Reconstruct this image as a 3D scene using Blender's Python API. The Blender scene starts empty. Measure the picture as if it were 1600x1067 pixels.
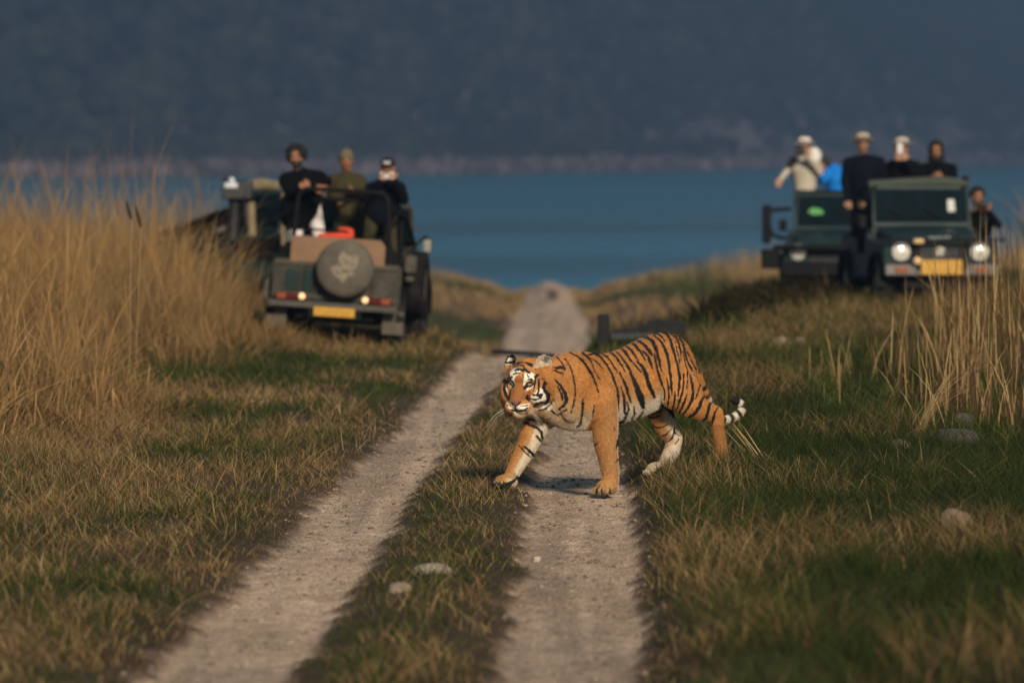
import bpy, bmesh, math, random
import numpy as np
from mathutils import Vector, Matrix
random.seed(7); rng = np.random.default_rng(11)
R = math.radians
scene = bpy.context.scene
COL = scene.collection

# ------------------------------------------------------------------ camera
CAM_H, FPX, HORIZON = 2.23, 8889.0, 235.0      # eye height, focal length in photo pixels, row of the horizon
PITCH = math.atan((533.5 - HORIZON) / FPX)
cam_data = bpy.data.cameras.new('camera'); cam = bpy.data.objects.new('camera', cam_data); COL.objects.link(cam)
cam.location = (0, 0, CAM_H); cam.rotation_euler = (math.pi/2 - PITCH, 0, 0)
cam_data.lens = 200; cam_data.sensor_width = 36; cam_data.clip_end = 20000; cam_data.clip_start = 0.5
cam_data.dof.use_dof = True; cam_data.dof.focus_distance = 37.0; cam_data.dof.aperture_fstop = 200/74.0
scene.camera = cam
# ------------------------------------------------------------------ light
SUN_EL, SUN_AZ = R(25), R(164)                 # azimuth clockwise from +Y: behind the camera, to the right
world = bpy.data.worlds.new('World'); scene.world = world; world.use_nodes = True
wn = world.node_tree; wn.nodes.clear()
sky = wn.nodes.new('ShaderNodeTexSky'); sky.sky_type = 'NISHITA'; sky.sun_disc = False
sky.sun_elevation = SUN_EL; sky.sun_rotation = SUN_AZ; sky.air_density = 1.3; sky.dust_density = 0.6; sky.ozone_density = 2.0
bg = wn.nodes.new('ShaderNodeBackground'); bg.inputs['Strength'].default_value = 0.05
wo = wn.nodes.new('ShaderNodeOutputWorld')
wn.links.new(sky.outputs[0], bg.inputs['Color']); wn.links.new(bg.outputs[0], wo.inputs['Surface'])
sun_data = bpy.data.lights.new('sun', 'SUN'); sun = bpy.data.objects.new('sun', sun_data); COL.objects.link(sun)
sun_data.energy = 4.8; sun_data.angle = R(9.0); sun_data.color = (1.0, 0.85, 0.67)
to_sun = Vector((math.sin(SUN_AZ)*math.cos(SUN_EL), math.cos(SUN_AZ)*math.cos(SUN_EL), math.sin(SUN_EL)))
sun.rotation_euler = to_sun.to_track_quat('Z', 'Y').to_euler()
vs = scene.view_settings; vs.view_transform = 'Standard'; vs.look = 'None'; vs.exposure = 0.15; vs.gamma = 1.0
scene.render.engine = 'CYCLES'
cy = scene.cycles; cy.use_denoising = True; cy.denoiser = 'OPENIMAGEDENOISE'
cy.max_bounces = 5; cy.diffuse_bounces = 2; cy.glossy_bounces = 2; cy.transmission_bounces = 4; cy.transparent_max_bounces = 6
cy.volume_bounces = 0; cy.caustics_reflective = False; cy.caustics_refractive = False; cy.sample_clamp_indirect = 4

# ------------------------------------------------------------------ helpers
def W(px, py, d):
    """world point seen at photo pixel (px, py) at distance d along +Y"""
    c, s = math.cos(PITCH), math.sin(PITCH)
    a = (px - 800) / FPX; b = (533.5 - py) / FPX
    vy = c + b*s; vz = -s + b*c
    t = d / vy
    return Vector((a*t, d, CAM_H + vz*t))
def G(px, py, z=0.0):
    """world point on level z seen at photo pixel"""
    c, s = math.cos(PITCH), math.sin(PITCH)
    a = (px - 800) / FPX; b = (533.5 - py) / FPX
    vy = c + b*s; vz = -s + b*c
    t = (z - CAM_H) / vz
    return Vector((a*t, vy*t, z))
def hash3(ix, iy, iz, seed):
    h = (ix*374761393 + iy*668265263 + iz*2147483647*3 + seed*974711) & 0xFFFFFFFF
    h = ((h ^ (h >> 13)) * 1274126177) & 0xFFFFFFFF
    return ((h ^ (h >> 16)) & 0xFFFF) / 65535.0
def vnoise(P, scale, seed=0):
    """value noise in 0..1 for an (n,3) or (n,2) array"""
    P = np.asarray(P, float)
    if P.shape[1] == 2: P = np.c_[P, np.zeros(len(P))]
    Q = P*scale + 1000.0
    I = np.floor(Q).astype(np.int64); F = Q - I; F = F*F*(3 - 2*F)
    out = 0
    for dx in (0, 1):
        wx = F[:, 0] if dx else 1 - F[:, 0]
        for dy in (0, 1):
            wy = F[:, 1] if dy else 1 - F[:, 1]
            for dz in (0, 1):
                wz = F[:, 2] if dz else 1 - F[:, 2]
                out = out + wx*wy*wz*hash3(I[:, 0]+dx, I[:, 1]+dy, I[:, 2]+dz, seed)
    return out
def fbm(P, scale, seed=0, octaves=3):
    o = 0; a = 1; t = 0
    for k in range(octaves):
        o = o + a*vnoise(P, scale*2**k, seed+k*17); t += a; a *= 0.5
    return o/t
def sstep(a, b, x):
    t = np.clip((x - a)/(b - a), 0, 1); return t*t*(3 - 2*t)

MATS = {}
def mat(name, color, rough=0.6, metal=0.0, var=0.0, vscale=8.0, bump=0.0, bscale=40.0, spec=0.5, attr=None, sheen=0.0, dust=0.0, **kw):
    if name in MATS: return MATS[name]
    m = bpy.data.materials.new(name); m.use_nodes = True
    nt = m.node_tree; p = nt.nodes['Principled BSDF']
    p.inputs['Base Color'].default_value = (*color, 1); p.inputs['Roughness'].default_value = rough
    p.inputs['Metallic'].default_value = metal; p.inputs['Specular IOR Level'].default_value = spec
    if sheen: p.inputs['Sheen Weight'].default_value = sheen
    for k, v in kw.items(): p.inputs[k.replace('_', ' ')].default_value = v
    src = None
    if attr:
        a = nt.nodes.new('ShaderNodeAttribute'); a.attribute_name = attr; src = a.outputs['Color']
    if var:
        tc = nt.nodes.new('ShaderNodeTexCoord'); nz = nt.nodes.new('ShaderNodeTexNoise')
        nz.inputs['Scale'].default_value = vscale; nz.inputs['Detail'].default_value = 5; nz.inputs['Roughness'].default_value = 0.65
        nt.links.new(tc.outputs['Object'], nz.inputs['Vector'])
        mr = nt.nodes.new('ShaderNodeMapRange'); mr.inputs[1].default_value = 0.25; mr.inputs[2].default_value = 0.75
        mr.inputs[3].default_value = 1 - var; mr.inputs[4].default_value = 1 + var
        nt.links.new(nz.outputs['Fac'], mr.inputs[0])
        mx = nt.nodes.new('ShaderNodeMix'); mx.data_type = 'RGBA'; mx.blend_type = 'MULTIPLY'; mx.inputs[0].default_value = 1
        if src: nt.links.new(src, mx.inputs[6])
        else: mx.inputs[6].default_value = (*color, 1)
        nt.links.new(mr.outputs[0], mx.inputs[7]); src = mx.outputs[2]
    if dust:
        tc = nt.nodes.new('ShaderNodeTexCoord'); nz = nt.nodes.new('ShaderNodeTexNoise'); nz.inputs['Scale'].default_value = 3.3; nz.inputs['Detail'].default_value = 7; nz.inputs['Roughness'].default_value = 0.7
        nt.links.new(tc.outputs['Object'], nz.inputs['Vector']); mr = nt.nodes.new('ShaderNodeMapRange'); mr.inputs[1].default_value = .42; mr.inputs[2].default_value = .72; mr.inputs[3].default_value = dust*.15; mr.inputs[4].default_value = dust
        nt.links.new(nz.outputs['Fac'], mr.inputs[0]); dm = nt.nodes.new('ShaderNodeMix'); dm.data_type = 'RGBA'; dm.inputs[7].default_value = (.13, .10, .068, 1)
        nt.links.new(mr.outputs[0], dm.inputs[0])
        if src: nt.links.new(src, dm.inputs[6])
        else: dm.inputs[6].default_value = (*color, 1)
        src = dm.outputs[2]
    if src: nt.links.new(src, p.inputs['Base Color'])
    if bump:
        tc = nt.nodes.new('ShaderNodeTexCoord'); nz = nt.nodes.new('ShaderNodeTexNoise')
        nz.inputs['Scale'].default_value = bscale; nz.inputs['Detail'].default_value = 6
        nt.links.new(tc.outputs['Object'], nz.inputs['Vector'])
        b = nt.nodes.new('ShaderNodeBump'); b.inputs['Strength'].default_value = bump; b.inputs['Distance'].default_value = 0.02
        nt.links.new(nz.outputs['Fac'], b.inputs['Height']); nt.links.new(b.outputs[0], p.inputs['Normal'])
    MATS[name] = m
    return m

def tag(o, label=None, cat=None, group=None, kind=None):
    if label: o['label'] = label
    if cat: o['category'] = cat
    if group: o['group'] = group
    if kind: o['kind'] = kind
    return o
def empty(name, loc=(0, 0, 0), rz=0.0, label=None, cat=None, group=None):
    o = bpy.data.objects.new(name, None); COL.objects.link(o); o.empty_display_size = 0.2
    o.location = loc; o.rotation_euler = (0, 0, rz)
    return tag(o, label, cat, group)
def link_mesh(name, me, parent=None, material=None, smooth=True):
    o = bpy.data.objects.new(name, me); COL.objects.link(o)
    if material is not None: me.materials.append(material)
    if smooth and len(me.polygons): me.polygons.foreach_set('use_smooth', np.ones(len(me.polygons), bool))
    if parent is not None: o.parent = parent
    return o
def np_mesh(name, V, F, colors=None, cname='col'):
    """V (n,3); F list of (k,m) integer arrays of k-gons"""
    me = bpy.data.meshes.new(name); V = np.asarray(V, np.float32)
    me.vertices.add(len(V)); me.vertices.foreach_set('co', V.ravel())
    F = [np.asarray(f, np.int32) for f in F if len(f)]
    loops = np.concatenate([f.ravel() for f in F]); sizes = np.concatenate([np.full(len(f), f.shape[1], np.int32) for f in F])
    me.loops.add(len(loops)); me.loops.foreach_set('vertex_index', loops)
    me.polygons.add(len(sizes)); me.polygons.foreach_set('loop_start', np.r_[0, np.cumsum(sizes)[:-1]].astype(np.int32))
    me.polygons.foreach_set('loop_total', sizes) if hasattr(me.polygons[0], 'loop_total') and False else None
    me.update(calc_edges=True); me.validate()
    if colors is not None:
        a = me.color_attributes.new(cname, 'FLOAT_COLOR', 'POINT')
        C = np.ones((len(V), 4), np.float32); C[:, :3] = colors; a.data.foreach_set('color', C.ravel())
    return me

class MB:
    """collects closed shapes into one mesh"""
    def __init__(s): s.V = []; s.F = []; s.n = 0
    def add(s, V, F):
        s.V.extend([tuple(v) for v in V]); s.F.extend([tuple(i + s.n for i in f) for f in F]); s.n += len(V); return s
    def box(s, c, size, rot=None, taper=1.0):
        c = Vector(c); hx, hy, hz = size[0]/2, size[1]/2, size[2]/2
        P = [Vector((x*hx*(taper if z > 0 else 1), y*hy*(taper if z > 0 else 1), z*hz)) for z in (-1, 1) for y in (-1, 1) for x in (-1, 1)]
        if rot is not None: P = [rot @ p for p in P]
        return s.add([c + p for p in P], [(0, 2, 3, 1), (4, 5, 7, 6), (0, 1, 5, 4), (2, 6, 7, 3), (0, 4, 6, 2), (1, 3, 7, 5)])
    def rings(s, rings):
        n = len(rings[0]); V = [p for r in rings for p in r]; F = []
        for i in range(len(rings)-1):
            for j in range(n):
                k = (j+1) % n; F.append((i*n+j, i*n+k, (i+1)*n+k, (i+1)*n+j))
        F.append(tuple(range(n-1, -1, -1))); F.append(tuple((len(rings)-1)*n + j for j in range(n)))
        return s.add(V, F)
    def tube(s, pts, r, n=10, flat=None):
        """round bar along points; r a number or a list"""
        pts = [Vector(p) for p in pts]; rr = r if isinstance(r, (list, tuple)) else [r]*len(pts); out = []; prev = None
        for i, p in enumerate(pts):
            t = (pts[min(i+1, len(pts)-1)] - pts[max(i-1, 0)]).normalized()
            a = prev if prev is not None else (Vector((0, 0, 1)) if abs(t.z) < 0.9 else Vector((1, 0, 0)))
            x = a - t*a.dot(t)
            if x.length < 1e-5: x = t.orthogonal()
            x.normalize(); y = t.cross(x); prev = x
            out.append([p + x*(rr[i]*math.cos(2*math.pi*k/n)) + y*(rr[i]*math.sin(2*math.pi*k/n)) for k in range(n)])
        return s.rings(out)
    def capsule(s, a, b, ra, rb, n=12, sx=1.0, side=None):
        """tapered rounded bar; sx flattens it across direction side"""
        a, b = Vector(a), Vector(b); t = (b - a); L = t.length
        t = t/L if L > 1e-6 else Vector((0, 0, 1))
        if side is not None:
            x = Vector(side) - t*Vector(side).dot(t)
            x = x.normalized() if x.length > 1e-5 else t.orthogonal().normalized()
        else: x = t.orthogonal().normalized()
        y = t.cross(x); rg = []
        for f in (-0.98, -0.8, -0.45): rg.append((a + t*(f*ra), ra*math.sqrt(1-f*f)))
        for f in (0, 0.33, 0.67, 1): rg.append((a + t*(L*f), ra + (rb-ra)*f))
        for f in (0.45, 0.8, 0.98): rg.append((b + t*(f*rb), rb*math.sqrt(1-f*f)))
        return s.rings([[c + x*(sx*q*math.cos(2*math.pi*k/n)) + y*(q*math.sin(2*math.pi*k/n)) for k in range(n)] for c, q in rg])
    def ell(s, c, rad, M=None, n=16, m=10):
        c = Vector(c); rg = []
        for i in range(m+1):
            th = math.pi*(0.02 + 0.96*i/m); z = -math.cos(th); q = math.sin(th)
            row = []
            for k in range(n):
                v = Vector((rad[0]*q*math.cos(2*math.pi*k/n), rad[1]*q*math.sin(2*math.pi*k/n), rad[2]*z))
                row.append(c + (M @ v if M is not None else v))
            rg.append(row)
        return s.rings(rg)
    def lathe(s, c, axis, prof, n=24):
        """prof: list of (distance along axis, radius)"""
        c = Vector(c); t = Vector(axis).normalized(); x = t.orthogonal().normalized(); y = t.cross(x)
        return s.rings([[c + t*h + x*(r*math.cos(2*math.pi*k/n)) + y*(r*math.sin(2*math.pi*k/n)) for k in range(n)] for h, r in prof])
    def ring(s, c, axis, prof, n=28):
        """closed profile of (along, radius) swept round the axis: a hollow ring"""
        c = Vector(c); t = Vector(axis).normalized(); x = t.orthogonal().normalized(); y = t.cross(x); m = len(prof); V = []; F = []
        for k in range(n):
            a = 2*math.pi*k/n; e = x*math.cos(a) + y*math.sin(a)
            V += [c + t*h + e*r for h, r in prof]
        for k in range(n):
            for j in range(m):
                q = (k+1) % n; F.append((k*m+j, q*m+j, q*m+(j+1) % m, k*m+(j+1) % m))
        return s.add(V, F)
    def prism(s, poly, thick, f):
        """poly list of 2D points, f(u, v, w) -> 3D, w in +-thick/2"""
        n = len(poly); V = [f(u, v, -thick/2) for u, v in poly] + [f(u, v, thick/2) for u, v in poly]
        F = [tuple(range(n-1, -1, -1)), tuple(range(n, 2*n))] + [(i, (i+1) % n, n+(i+1) % n, n+i) for i in range(n)]
        return s.add(V, F)
    def mesh(s, name):
        me = bpy.data.meshes.new(name); me.from_pydata([tuple(v) for v in s.V], [], s.F); me.update()
        bm = bmesh.new(); bm.from_mesh(me); bmesh.ops.recalc_face_normals(bm, faces=bm.faces); bm.to_mesh(me); bm.free()
        return me
    def build(s, name, material, parent=None, bevel=0.0, smooth=True, seg=2):
        o = link_mesh(name, s.mesh(name), parent, material, smooth)
        if bevel:
            b = o.modifiers.new('bevel', 'BEVEL'); b.width = bevel; b.segments = seg; b.limit_method = 'ANGLE'; b.angle_limit = R(35)
        if smooth:
            try: o.data.set_sharp_from_angle(angle=R(38))
            except Exception: pass
        return o
def union_mesh(mb, voxel, smooth_it=6, smooth_f=0.5):
    """one continuous skin round overlapping closed shapes"""
    o = link_mesh('skin_tmp', mb.mesh('skin_tmp'))
    r = o.modifiers.new('r', 'REMESH'); r.mode = 'VOXEL'; r.voxel_size = voxel
    if smooth_it:
        sm = o.modifiers.new('s', 'SMOOTH'); sm.factor = smooth_f; sm.iterations = smooth_it
    dg = bpy.context.evaluated_depsgraph_get(); me = bpy.data.meshes.new_from_object(o.evaluated_get(dg))
    old = o.data; bpy.data.objects.remove(o); bpy.data.meshes.remove(old); me.materials.clear()
    return me
def co_of(me):
    V = np.empty(len(me.vertices)*3, np.float32); me.vertices.foreach_get('co', V); return V.reshape(-1, 3).astype(float)
def no_of(me):
    V = np.empty(len(me.vertices)*3, np.float32); me.vertex_normals.foreach_get('vector', V); return V.reshape(-1, 3).astype(float)
def set_col(me, C, cname='col'):
    a = me.color_attributes.new(cname, 'FLOAT_COLOR', 'POINT'); D = np.ones((len(C), 4), np.float32); D[:, :3] = C
    a.data.foreach_set('color', D.ravel())
# ------------------------------------------------------------------ land: plateau, track, lower terrace, lake, hills
LT = [G(*p) for p in ((190, 1250), (359, 1037), (500, 862), (645, 700), (733, 600), (775, 550))]
RT = [G(*p) for p in ((900, 1250), (893, 1060), (912, 845), (903, 728), (899, 690), (876, 620), (852, 560))]
LT.append(Vector((-0.02, 70, 0))); RT.append(Vector((0.75, 70, 0)))
FAR_C = lambda y: (858 - 800)/FPX*y + 0.0
for yy in (100, 135, 190, 300): sp_ = {100: .62, 135: .50, 190: .36, 300: .2}[yy]; LT.append(Vector((FAR_C(yy)-sp_, yy, 0))); RT.append(Vector((FAR_C(yy)+sp_, yy, 0)))
LTx, LTy = [p.x for p in LT], [p.y for p in LT]; RTx, RTy = [p.x for p in RT], [p.y for p in RT]
LHW = lambda y: np.interp(y, [0, 24, 31, 42, 54, 70, 135, 165, 190], [.34, .33, .30, .27, .30, .36, .62, .60, .40])
RHW = lambda y: np.interp(y, [0, 24, 31, 37, 42, 54, 70, 135, 165, 190], [.31, .31, .34, .33, .27, .26, .40, .62, .60, .40])
def track_mask(x, y):
    """1 inside a wheel track, falling to 0 over its ragged edge"""
    P = np.c_[x, y*0.45]
    wob = (fbm(P, 2.2, 3) - 0.5)*0.16 + (fbm(P, 11, 5, 2) - 0.5)*0.15
    dl = np.abs(x - np.interp(y, LTy, LTx)) - LHW(y); dr = np.abs(x - np.interp(y, RTy, RTx)) - RHW(y)
    d = np.minimum(dl, dr) + wob*(1 + 1.2*sstep(70, 110, y))
    d = np.maximum(d, .13 - np.hypot((x - FAR_C(y) - .1)/1.2, (y - 176)/40))
    return 1 - sstep(-0.06, 0.07, d), d
def plateau_edge(x):
    return np.interp(x, [-9, -3.2, -1.2, 0.0, 1.1, 2.0, 3.4, 6, 12], [90, 82, 67, 61.0, 61.5, 64, 80, 92, 96])
def land_z(x, y, fine=True):
    x = np.asarray(x, float); y = np.asarray(y, float)
    P = np.c_[x.ravel(), y.ravel()].reshape(-1, 2)
    mid = 0.5*(np.interp(y, LTy, LTx) + np.interp(y, RTy, RTx))
    rx = x - np.interp(y, RTy, RTx); lx = np.interp(y, LTy, LTx) - x
    z = 0.155*sstep(0.30, 0.60, rx) + 0.05*sstep(0.5, 2.5, rx) + 0.06*sstep(0.25, 0.8, lx) + 0.10*sstep(1.2, 3.5, lx)
    m, d = track_mask(x.ravel(), y.ravel()); m = m.reshape(x.shape)
    z = z - 0.045*m + 0.03*sstep(0.45, 0.1, np.abs(x - mid))
    z = z + (fbm(P, 0.45, 21, 2).reshape(x.shape) - 0.5)*0.08*sstep(0, 0.8, np.maximum(rx, lx)) + (fbm(P, 5, 23, 3).reshape(x.shape) - 0.5)*0.035
    e = plateau_edge(x) + (fbm(P, 0.25, 8, 2).reshape(x.shape) - 0.5)*5
    t = sstep(0, 1, (y - e)/np.interp(x, [-3, 0, 2, 5], [30, 26, 12, 30]))
    low = -2.55 + 0.14*sstep(110, 175, y) + (fbm(P, 0.05, 31, 2).reshape(x.shape) - 0.5)*0.5*sstep(1.2, 6, np.abs(x - FAR_C(y))) + 0.35*sstep(1.0, 4, np.abs(x - FAR_C(y)))
    low = low + sstep(145, 186, y)*(.50*np.exp(-((x - FAR_C(y))/.75)**2) - .27*sstep(2.2, 1.2, np.abs(x - FAR_C(y)))) - .25*sstep(1.2, .6, np.abs(x - FAR_C(y) - 1.6))*sstep(165, 120, y)
    low = low - 2.9*sstep(188, 262, y)
    return z*(1 - t) + t*(low + 0.12*z)
def mixd(a, b, t): return a*(1 - t) + b*t
def soil_color(x, y, m):
    """dirt, soil and litter colours: the things' own colours"""
    P = np.c_[x, y*0.5]
    a = fbm(P, 1.3, 41)[:, None]; b = fbm(P, 14, 43, 2)[:, None]
    dirt = np.array([.56, .425, .305])*(0.80 + 0.34*a) * (0.86 + 0.28*b)
    rut = fbm(np.c_[x*5, y*0.18], 1.7, 47, 3)[:, None]
    dirt = dirt*(0.56 + 0.80*rut)*(.82 + .36*fbm(np.c_[x, y*.3], 4.5, 53, 3)[:, None]); dirt = dirt*mixd(np.array([1.0, .93, .86]), np.array([.96, .98, 1.0]), fbm(P, .6, 49, 2)[:, None])
    soil = np.array([.075, .052, .030])*(0.7 + 0.6*a)
    edge = np.array([.20, .135, .09])
    m = m[:, None]
    k = np.clip(m*2, 0, 1); h = np.clip(m*2 - 1, 0, 1)
    return (soil*(1 - k) + edge*k)*(1 - h) + dirt*h

ys = np.concatenate([10*np.exp(np.arange(0, math.log(2.0), 0.006)), 20*np.exp(np.arange(0, math.log(3.75), 0.0036)), 75*np.exp(np.arange(0, math.log(4.2), 0.012))])
NX = 300
t = np.linspace(-1, 1, NX); prof = 0.30*t + 0.70*t**3
X = np.array([prof*(5.5 + 0.30*y) + 0.25 for y in ys]); Y = np.repeat(ys[:, None], NX, 1)
Z = land_z(X, Y)
m, d = track_mask(X.ravel(), Y.ravel())
V = np.c_[X.ravel(), Y.ravel(), Z.ravel()]; C = soil_color(V[:, 0], V[:, 1], m)
i = np.arange(len(ys)-1)[:, None]*NX + np.arange(NX-1)[None]; F = np.stack([i, i+1, i+NX+1, i+NX], -1).reshape(-1, 4)
on = m[F].mean(1) > 0.35
def soil_mat(name, gravel):
    mm = mat(name, (.3, .25, .2), rough=0.95, attr='col', spec=0.15); nt = mm.node_tree; p = nt.nodes['Principled BSDF']
    at = [n for n in nt.nodes if n.type == 'ATTRIBUTE'][0]
    tc = nt.nodes.new('ShaderNodeTexCoord'); mp = nt.nodes.new('ShaderNodeMapping'); mp.inputs['Scale'].default_value = (1, 0.5, 1)
    nt.links.new(tc.outputs['Object'], mp.inputs['Vector'])
    nz = nt.nodes.new('ShaderNodeTexNoise'); nz.inputs['Scale'].default_value = 38; nz.inputs['Detail'].default_value = 8; nz.inputs['Roughness'].default_value = 0.75
    vo = nt.nodes.new('ShaderNodeTexVoronoi'); vo.inputs['Scale'].default_value = 55
    for q in (nz, vo): nt.links.new(mp.outputs[0], q.inputs['Vector'])
    mr = nt.nodes.new('ShaderNodeMapRange'); mr.inputs[1].default_value = .3; mr.inputs[2].default_value = .7; mr.inputs[3].default_value = .68; mr.inputs[4].default_value = 1.3
    nt.links.new(nz.outputs['Fac'], mr.inputs[0])
    mx = nt.nodes.new('ShaderNodeMix'); mx.data_type = 'RGBA'; mx.blend_type = 'MULTIPLY'; mx.inputs[0].default_value = 1
    nt.links.new(at.outputs['Color'], mx.inputs[6]); nt.links.new(mr.outputs[0], mx.inputs[7])
    v2 = nt.nodes.new('ShaderNodeTexVoronoi'); v2.inputs['Scale'].default_value = 30; nt.links.new(mp.outputs[0], v2.inputs['Vector'])
    sp = nt.nodes.new('ShaderNodeMapRange'); sp.inputs[1].default_value = .0; sp.inputs[2].default_value = 1.0; sp.inputs[3].default_value = 1 - gravel*.5; sp.inputs[4].default_value = 1 + gravel*.5
    nt.links.new(v2.outputs['Color'], sp.inputs[0])
    m2 = nt.nodes.new('ShaderNodeMix'); m2.data_type = 'RGBA'; m2.blend_type = 'MULTIPLY'; m2.inputs[0].default_value = 1
    nt.links.new(mx.outputs[2], m2.inputs[6]); nt.links.new(sp.outputs[0], m2.inputs[7])
    nt.links.new(m2.outputs[2], p.inputs['Base Color'])
    ad = nt.nodes.new('ShaderNodeMath'); ad.operation = 'SUBTRACT'; nt.links.new(nz.outputs['Fac'], ad.inputs[0]); nt.links.new(vo.outputs['Distance'], ad.inputs[1])
    b = nt.nodes.new('ShaderNodeBump'); b.inputs['Strength'].default_value = 0.9; b.inputs['Distance'].default_value = 0.02
    nt.links.new(ad.outputs[0], b.inputs['Height']); nt.links.new(b.outputs[0], p.inputs['Normal'])
    return mm
def sub_mesh(name, faces):
    u, inv = np.unique(faces.ravel(), return_inverse=True)
    return np_mesh(name, V[u], [inv.reshape(-1, 4)], C[u])
o = link_mesh('ground', sub_mesh('ground', F[~on]), None, soil_mat('soil', .2)); tag(o, 'brown soil of the grassy plateau and lower terrace', 'ground', kind='structure')
o = link_mesh('dirt_track', sub_mesh('dirt_track', F[on]), None, soil_mat('dirt', .5)); tag(o, 'pale two rut dirt track running away through the grass', 'track', kind='structure')

# lake
LAKE_Z = -4.6
wm = mat('lake_water', (.028, .160, .235), rough=0.12, spec=0.4); nt = wm.node_tree; p = nt.nodes['Principled BSDF']
tc = nt.nodes.new('ShaderNodeTexCoord'); mp = nt.nodes.new('ShaderNodeMapping'); mp.inputs['Scale'].default_value = (.35, 1.0, 1)
nz = nt.nodes.new('ShaderNodeTexNoise'); nz.inputs['Scale'].default_value = .9; nz.inputs['Detail'].default_value = 4
b = nt.nodes.new('ShaderNodeBump'); b.inputs['Strength'].default_value = .9; b.inputs['Distance'].default_value = .35
nt.links.new(tc.outputs['Object'], mp.inputs['Vector']); nt.links.new(mp.outputs[0], nz.inputs['Vector']); nt.links.new(nz.outputs['Fac'], b.inputs['Height']); nt.links.new(b.outputs[0], p.inputs['Normal'])
mp2 = nt.nodes.new('ShaderNodeMapping'); mp2.inputs['Scale'].default_value = (.0022, .006, 1); nz2 = nt.nodes.new('ShaderNodeTexNoise'); nz2.inputs['Scale'].default_value = 1.6; nz2.inputs['Detail'].default_value = 3
nt.links.new(tc.outputs['Object'], mp2.inputs['Vector']); nt.links.new(mp2.outputs[0], nz2.inputs['Vector'])
mr = nt.nodes.new('ShaderNodeMapRange'); mr.inputs[1].default_value = .4; mr.inputs[2].default_value = .62; mr.inputs[3].default_value = .06; mr.inputs[4].default_value = .55
nt.links.new(nz2.outputs['Fac'], mr.inputs[0]); nt.links.new(mr.outputs[0], p.inputs['Roughness'])
lx = np.array([-1900, 1900.]); V2 = np.array([(-2000, 150, LAKE_Z), (2000, 150, LAKE_Z), (2000, 5200, LAKE_Z), (-2000, 5200, LAKE_Z)])
o = link_mesh('lake', np_mesh('lake', V2, [np.array([[0, 1, 2, 3]])]), None, wm); tag(o, 'calm blue lake below the plateau', 'lake', kind='structure')

# hills beyond the lake
def shore_y(x): return 1330 + 1500*sstep(-150, 330, x) + 900*sstep(300, 1500, x) - 250*sstep(-100, -900, x)
def hill_z(x, y):
    s = y - shore_y(x); P = np.c_[x.ravel(), y.ravel()]
    n = (fbm(P, 1/260., 61, 3).reshape(x.shape) - .5); n2 = (fbm(P, 1/700., 67, 2).reshape(x.shape) - .5)
    up = np.where(s < 0, s*0.02, 0.012*np.minimum(s, 420) + 0.0*s) + 0.34*np.maximum(s - (250 + 160*n), 0)**0.985
    return LAKE_Z - 0.2 + up + (n*60 + n2*90)*sstep(150, 700, s)
xs = np.linspace(-1500, 1500, 150); yy = np.linspace(1000, 4600, 150)
HX, HY = np.meshgrid(xs, yy); HZ = np.minimum(hill_z(HX, HY), 330 + 40*fbm(np.c_[HX.ravel(), HY.ravel()], 1/300., 71).reshape(HX.shape))
V2 = np.c_[HX.ravel(), HY.ravel(), HZ.ravel()]
i = np.arange(149)[:, None]*150 + np.arange(149)[None]; F2 = np.stack([i, i+1, i+151, i+150], -1).reshape(-1, 4)
s = HY.ravel() - shore_y(HX.ravel()); k = sstep(215, 345, s + 70*sstep(0, -200, HX.ravel()) + (fbm(V2[:, :2], 1/120., 73) - .5)*260)[:, None]
C2 = np.array([.22, .175, .175])*(1 - k) + np.array([.016, .022, .015])*k  # pale lower slope: dry ground with shore mist painted into the colour
o = link_mesh('hills', np_mesh('hills', V2, [F2], C2), None, mat('hill_ground', (.05, .06, .04), rough=1, attr='col', spec=.1)); tag(o, 'dark wooded hills rising beyond the lake', 'hills', kind='structure')

# the woods on the hills: one far mass of crowns
def ico():
    bm = bmesh.new(); bmesh.ops.create_icosphere(bm, subdivisions=2, radius=1); Vi = np.array([v.co for v in bm.verts]); Fi = np.array([[v.index for v in f.verts] for f in bm.faces]); bm.free(); return Vi, Fi
def ico1():
    bm = bmesh.new(); bmesh.ops.create_icosphere(bm, subdivisions=1, radius=1); Vi = np.array([v.co for v in bm.verts]); Fi = np.array([[v.index for v in f.verts] for f in bm.faces]); bm.free(); return Vi, Fi
def blobs(P, S, C, jit=.3, sub=1, flat=.9, colvar=.3):
    Vi, Fi = ico() if sub == 2 else ico1(); n, m = len(P), len(Vi)
    j = 1 + (rng.random((n, m)) - .5)*2*jit
    VV = Vi[None]*j[..., None]*S[:, None, None]*np.array([1, 1, flat]) + P[:, None, :]
    FF = Fi[None] + (np.arange(n)*m)[:, None, None]
    CC = np.repeat(C[:, None, :], m, 1)*(1 + (rng.random((n, m, 1)) - .5)*colvar)
    return VV.reshape(-1, 3), FF.reshape(-1, 3), CC.reshape(-1, 3)
n = 26000; x = rng.uniform(-620, 720, n); s = 205 + 110*sstep(-100, 260, x) + 45*rng.normal(size=n) + 640*rng.random(n)**1.1; y = shore_y(x) + s
z = hill_z(x[:, None], y[:, None])[:, 0]; keep = (z > -4) & (z < 150)
x, y, z, s = x[keep], y[keep], z[keep], s[keep]
sz = rng.uniform(2.6, 6.2, len(x)); g = fbm(np.c_[x, y], 1/90., 81)[:, None]
C2 = np.array([.012, .020, .013])*(1 - g) + np.array([.046, .044, .034])*g; C2 = C2*(.5 + .9*rng.random((len(x), 1)))
a = blobs(np.c_[x, y, z + sz*.6], sz, C2, .35)
o = link_mesh('forest', np_mesh('forest', a[0], [a[1]], a[2]), None, mat('far_leaves', (.05, .06, .04), rough=1, attr='col', spec=.05)); tag(o, 'dark forest covering the hazy hillside', 'forest', kind='stuff')
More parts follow.
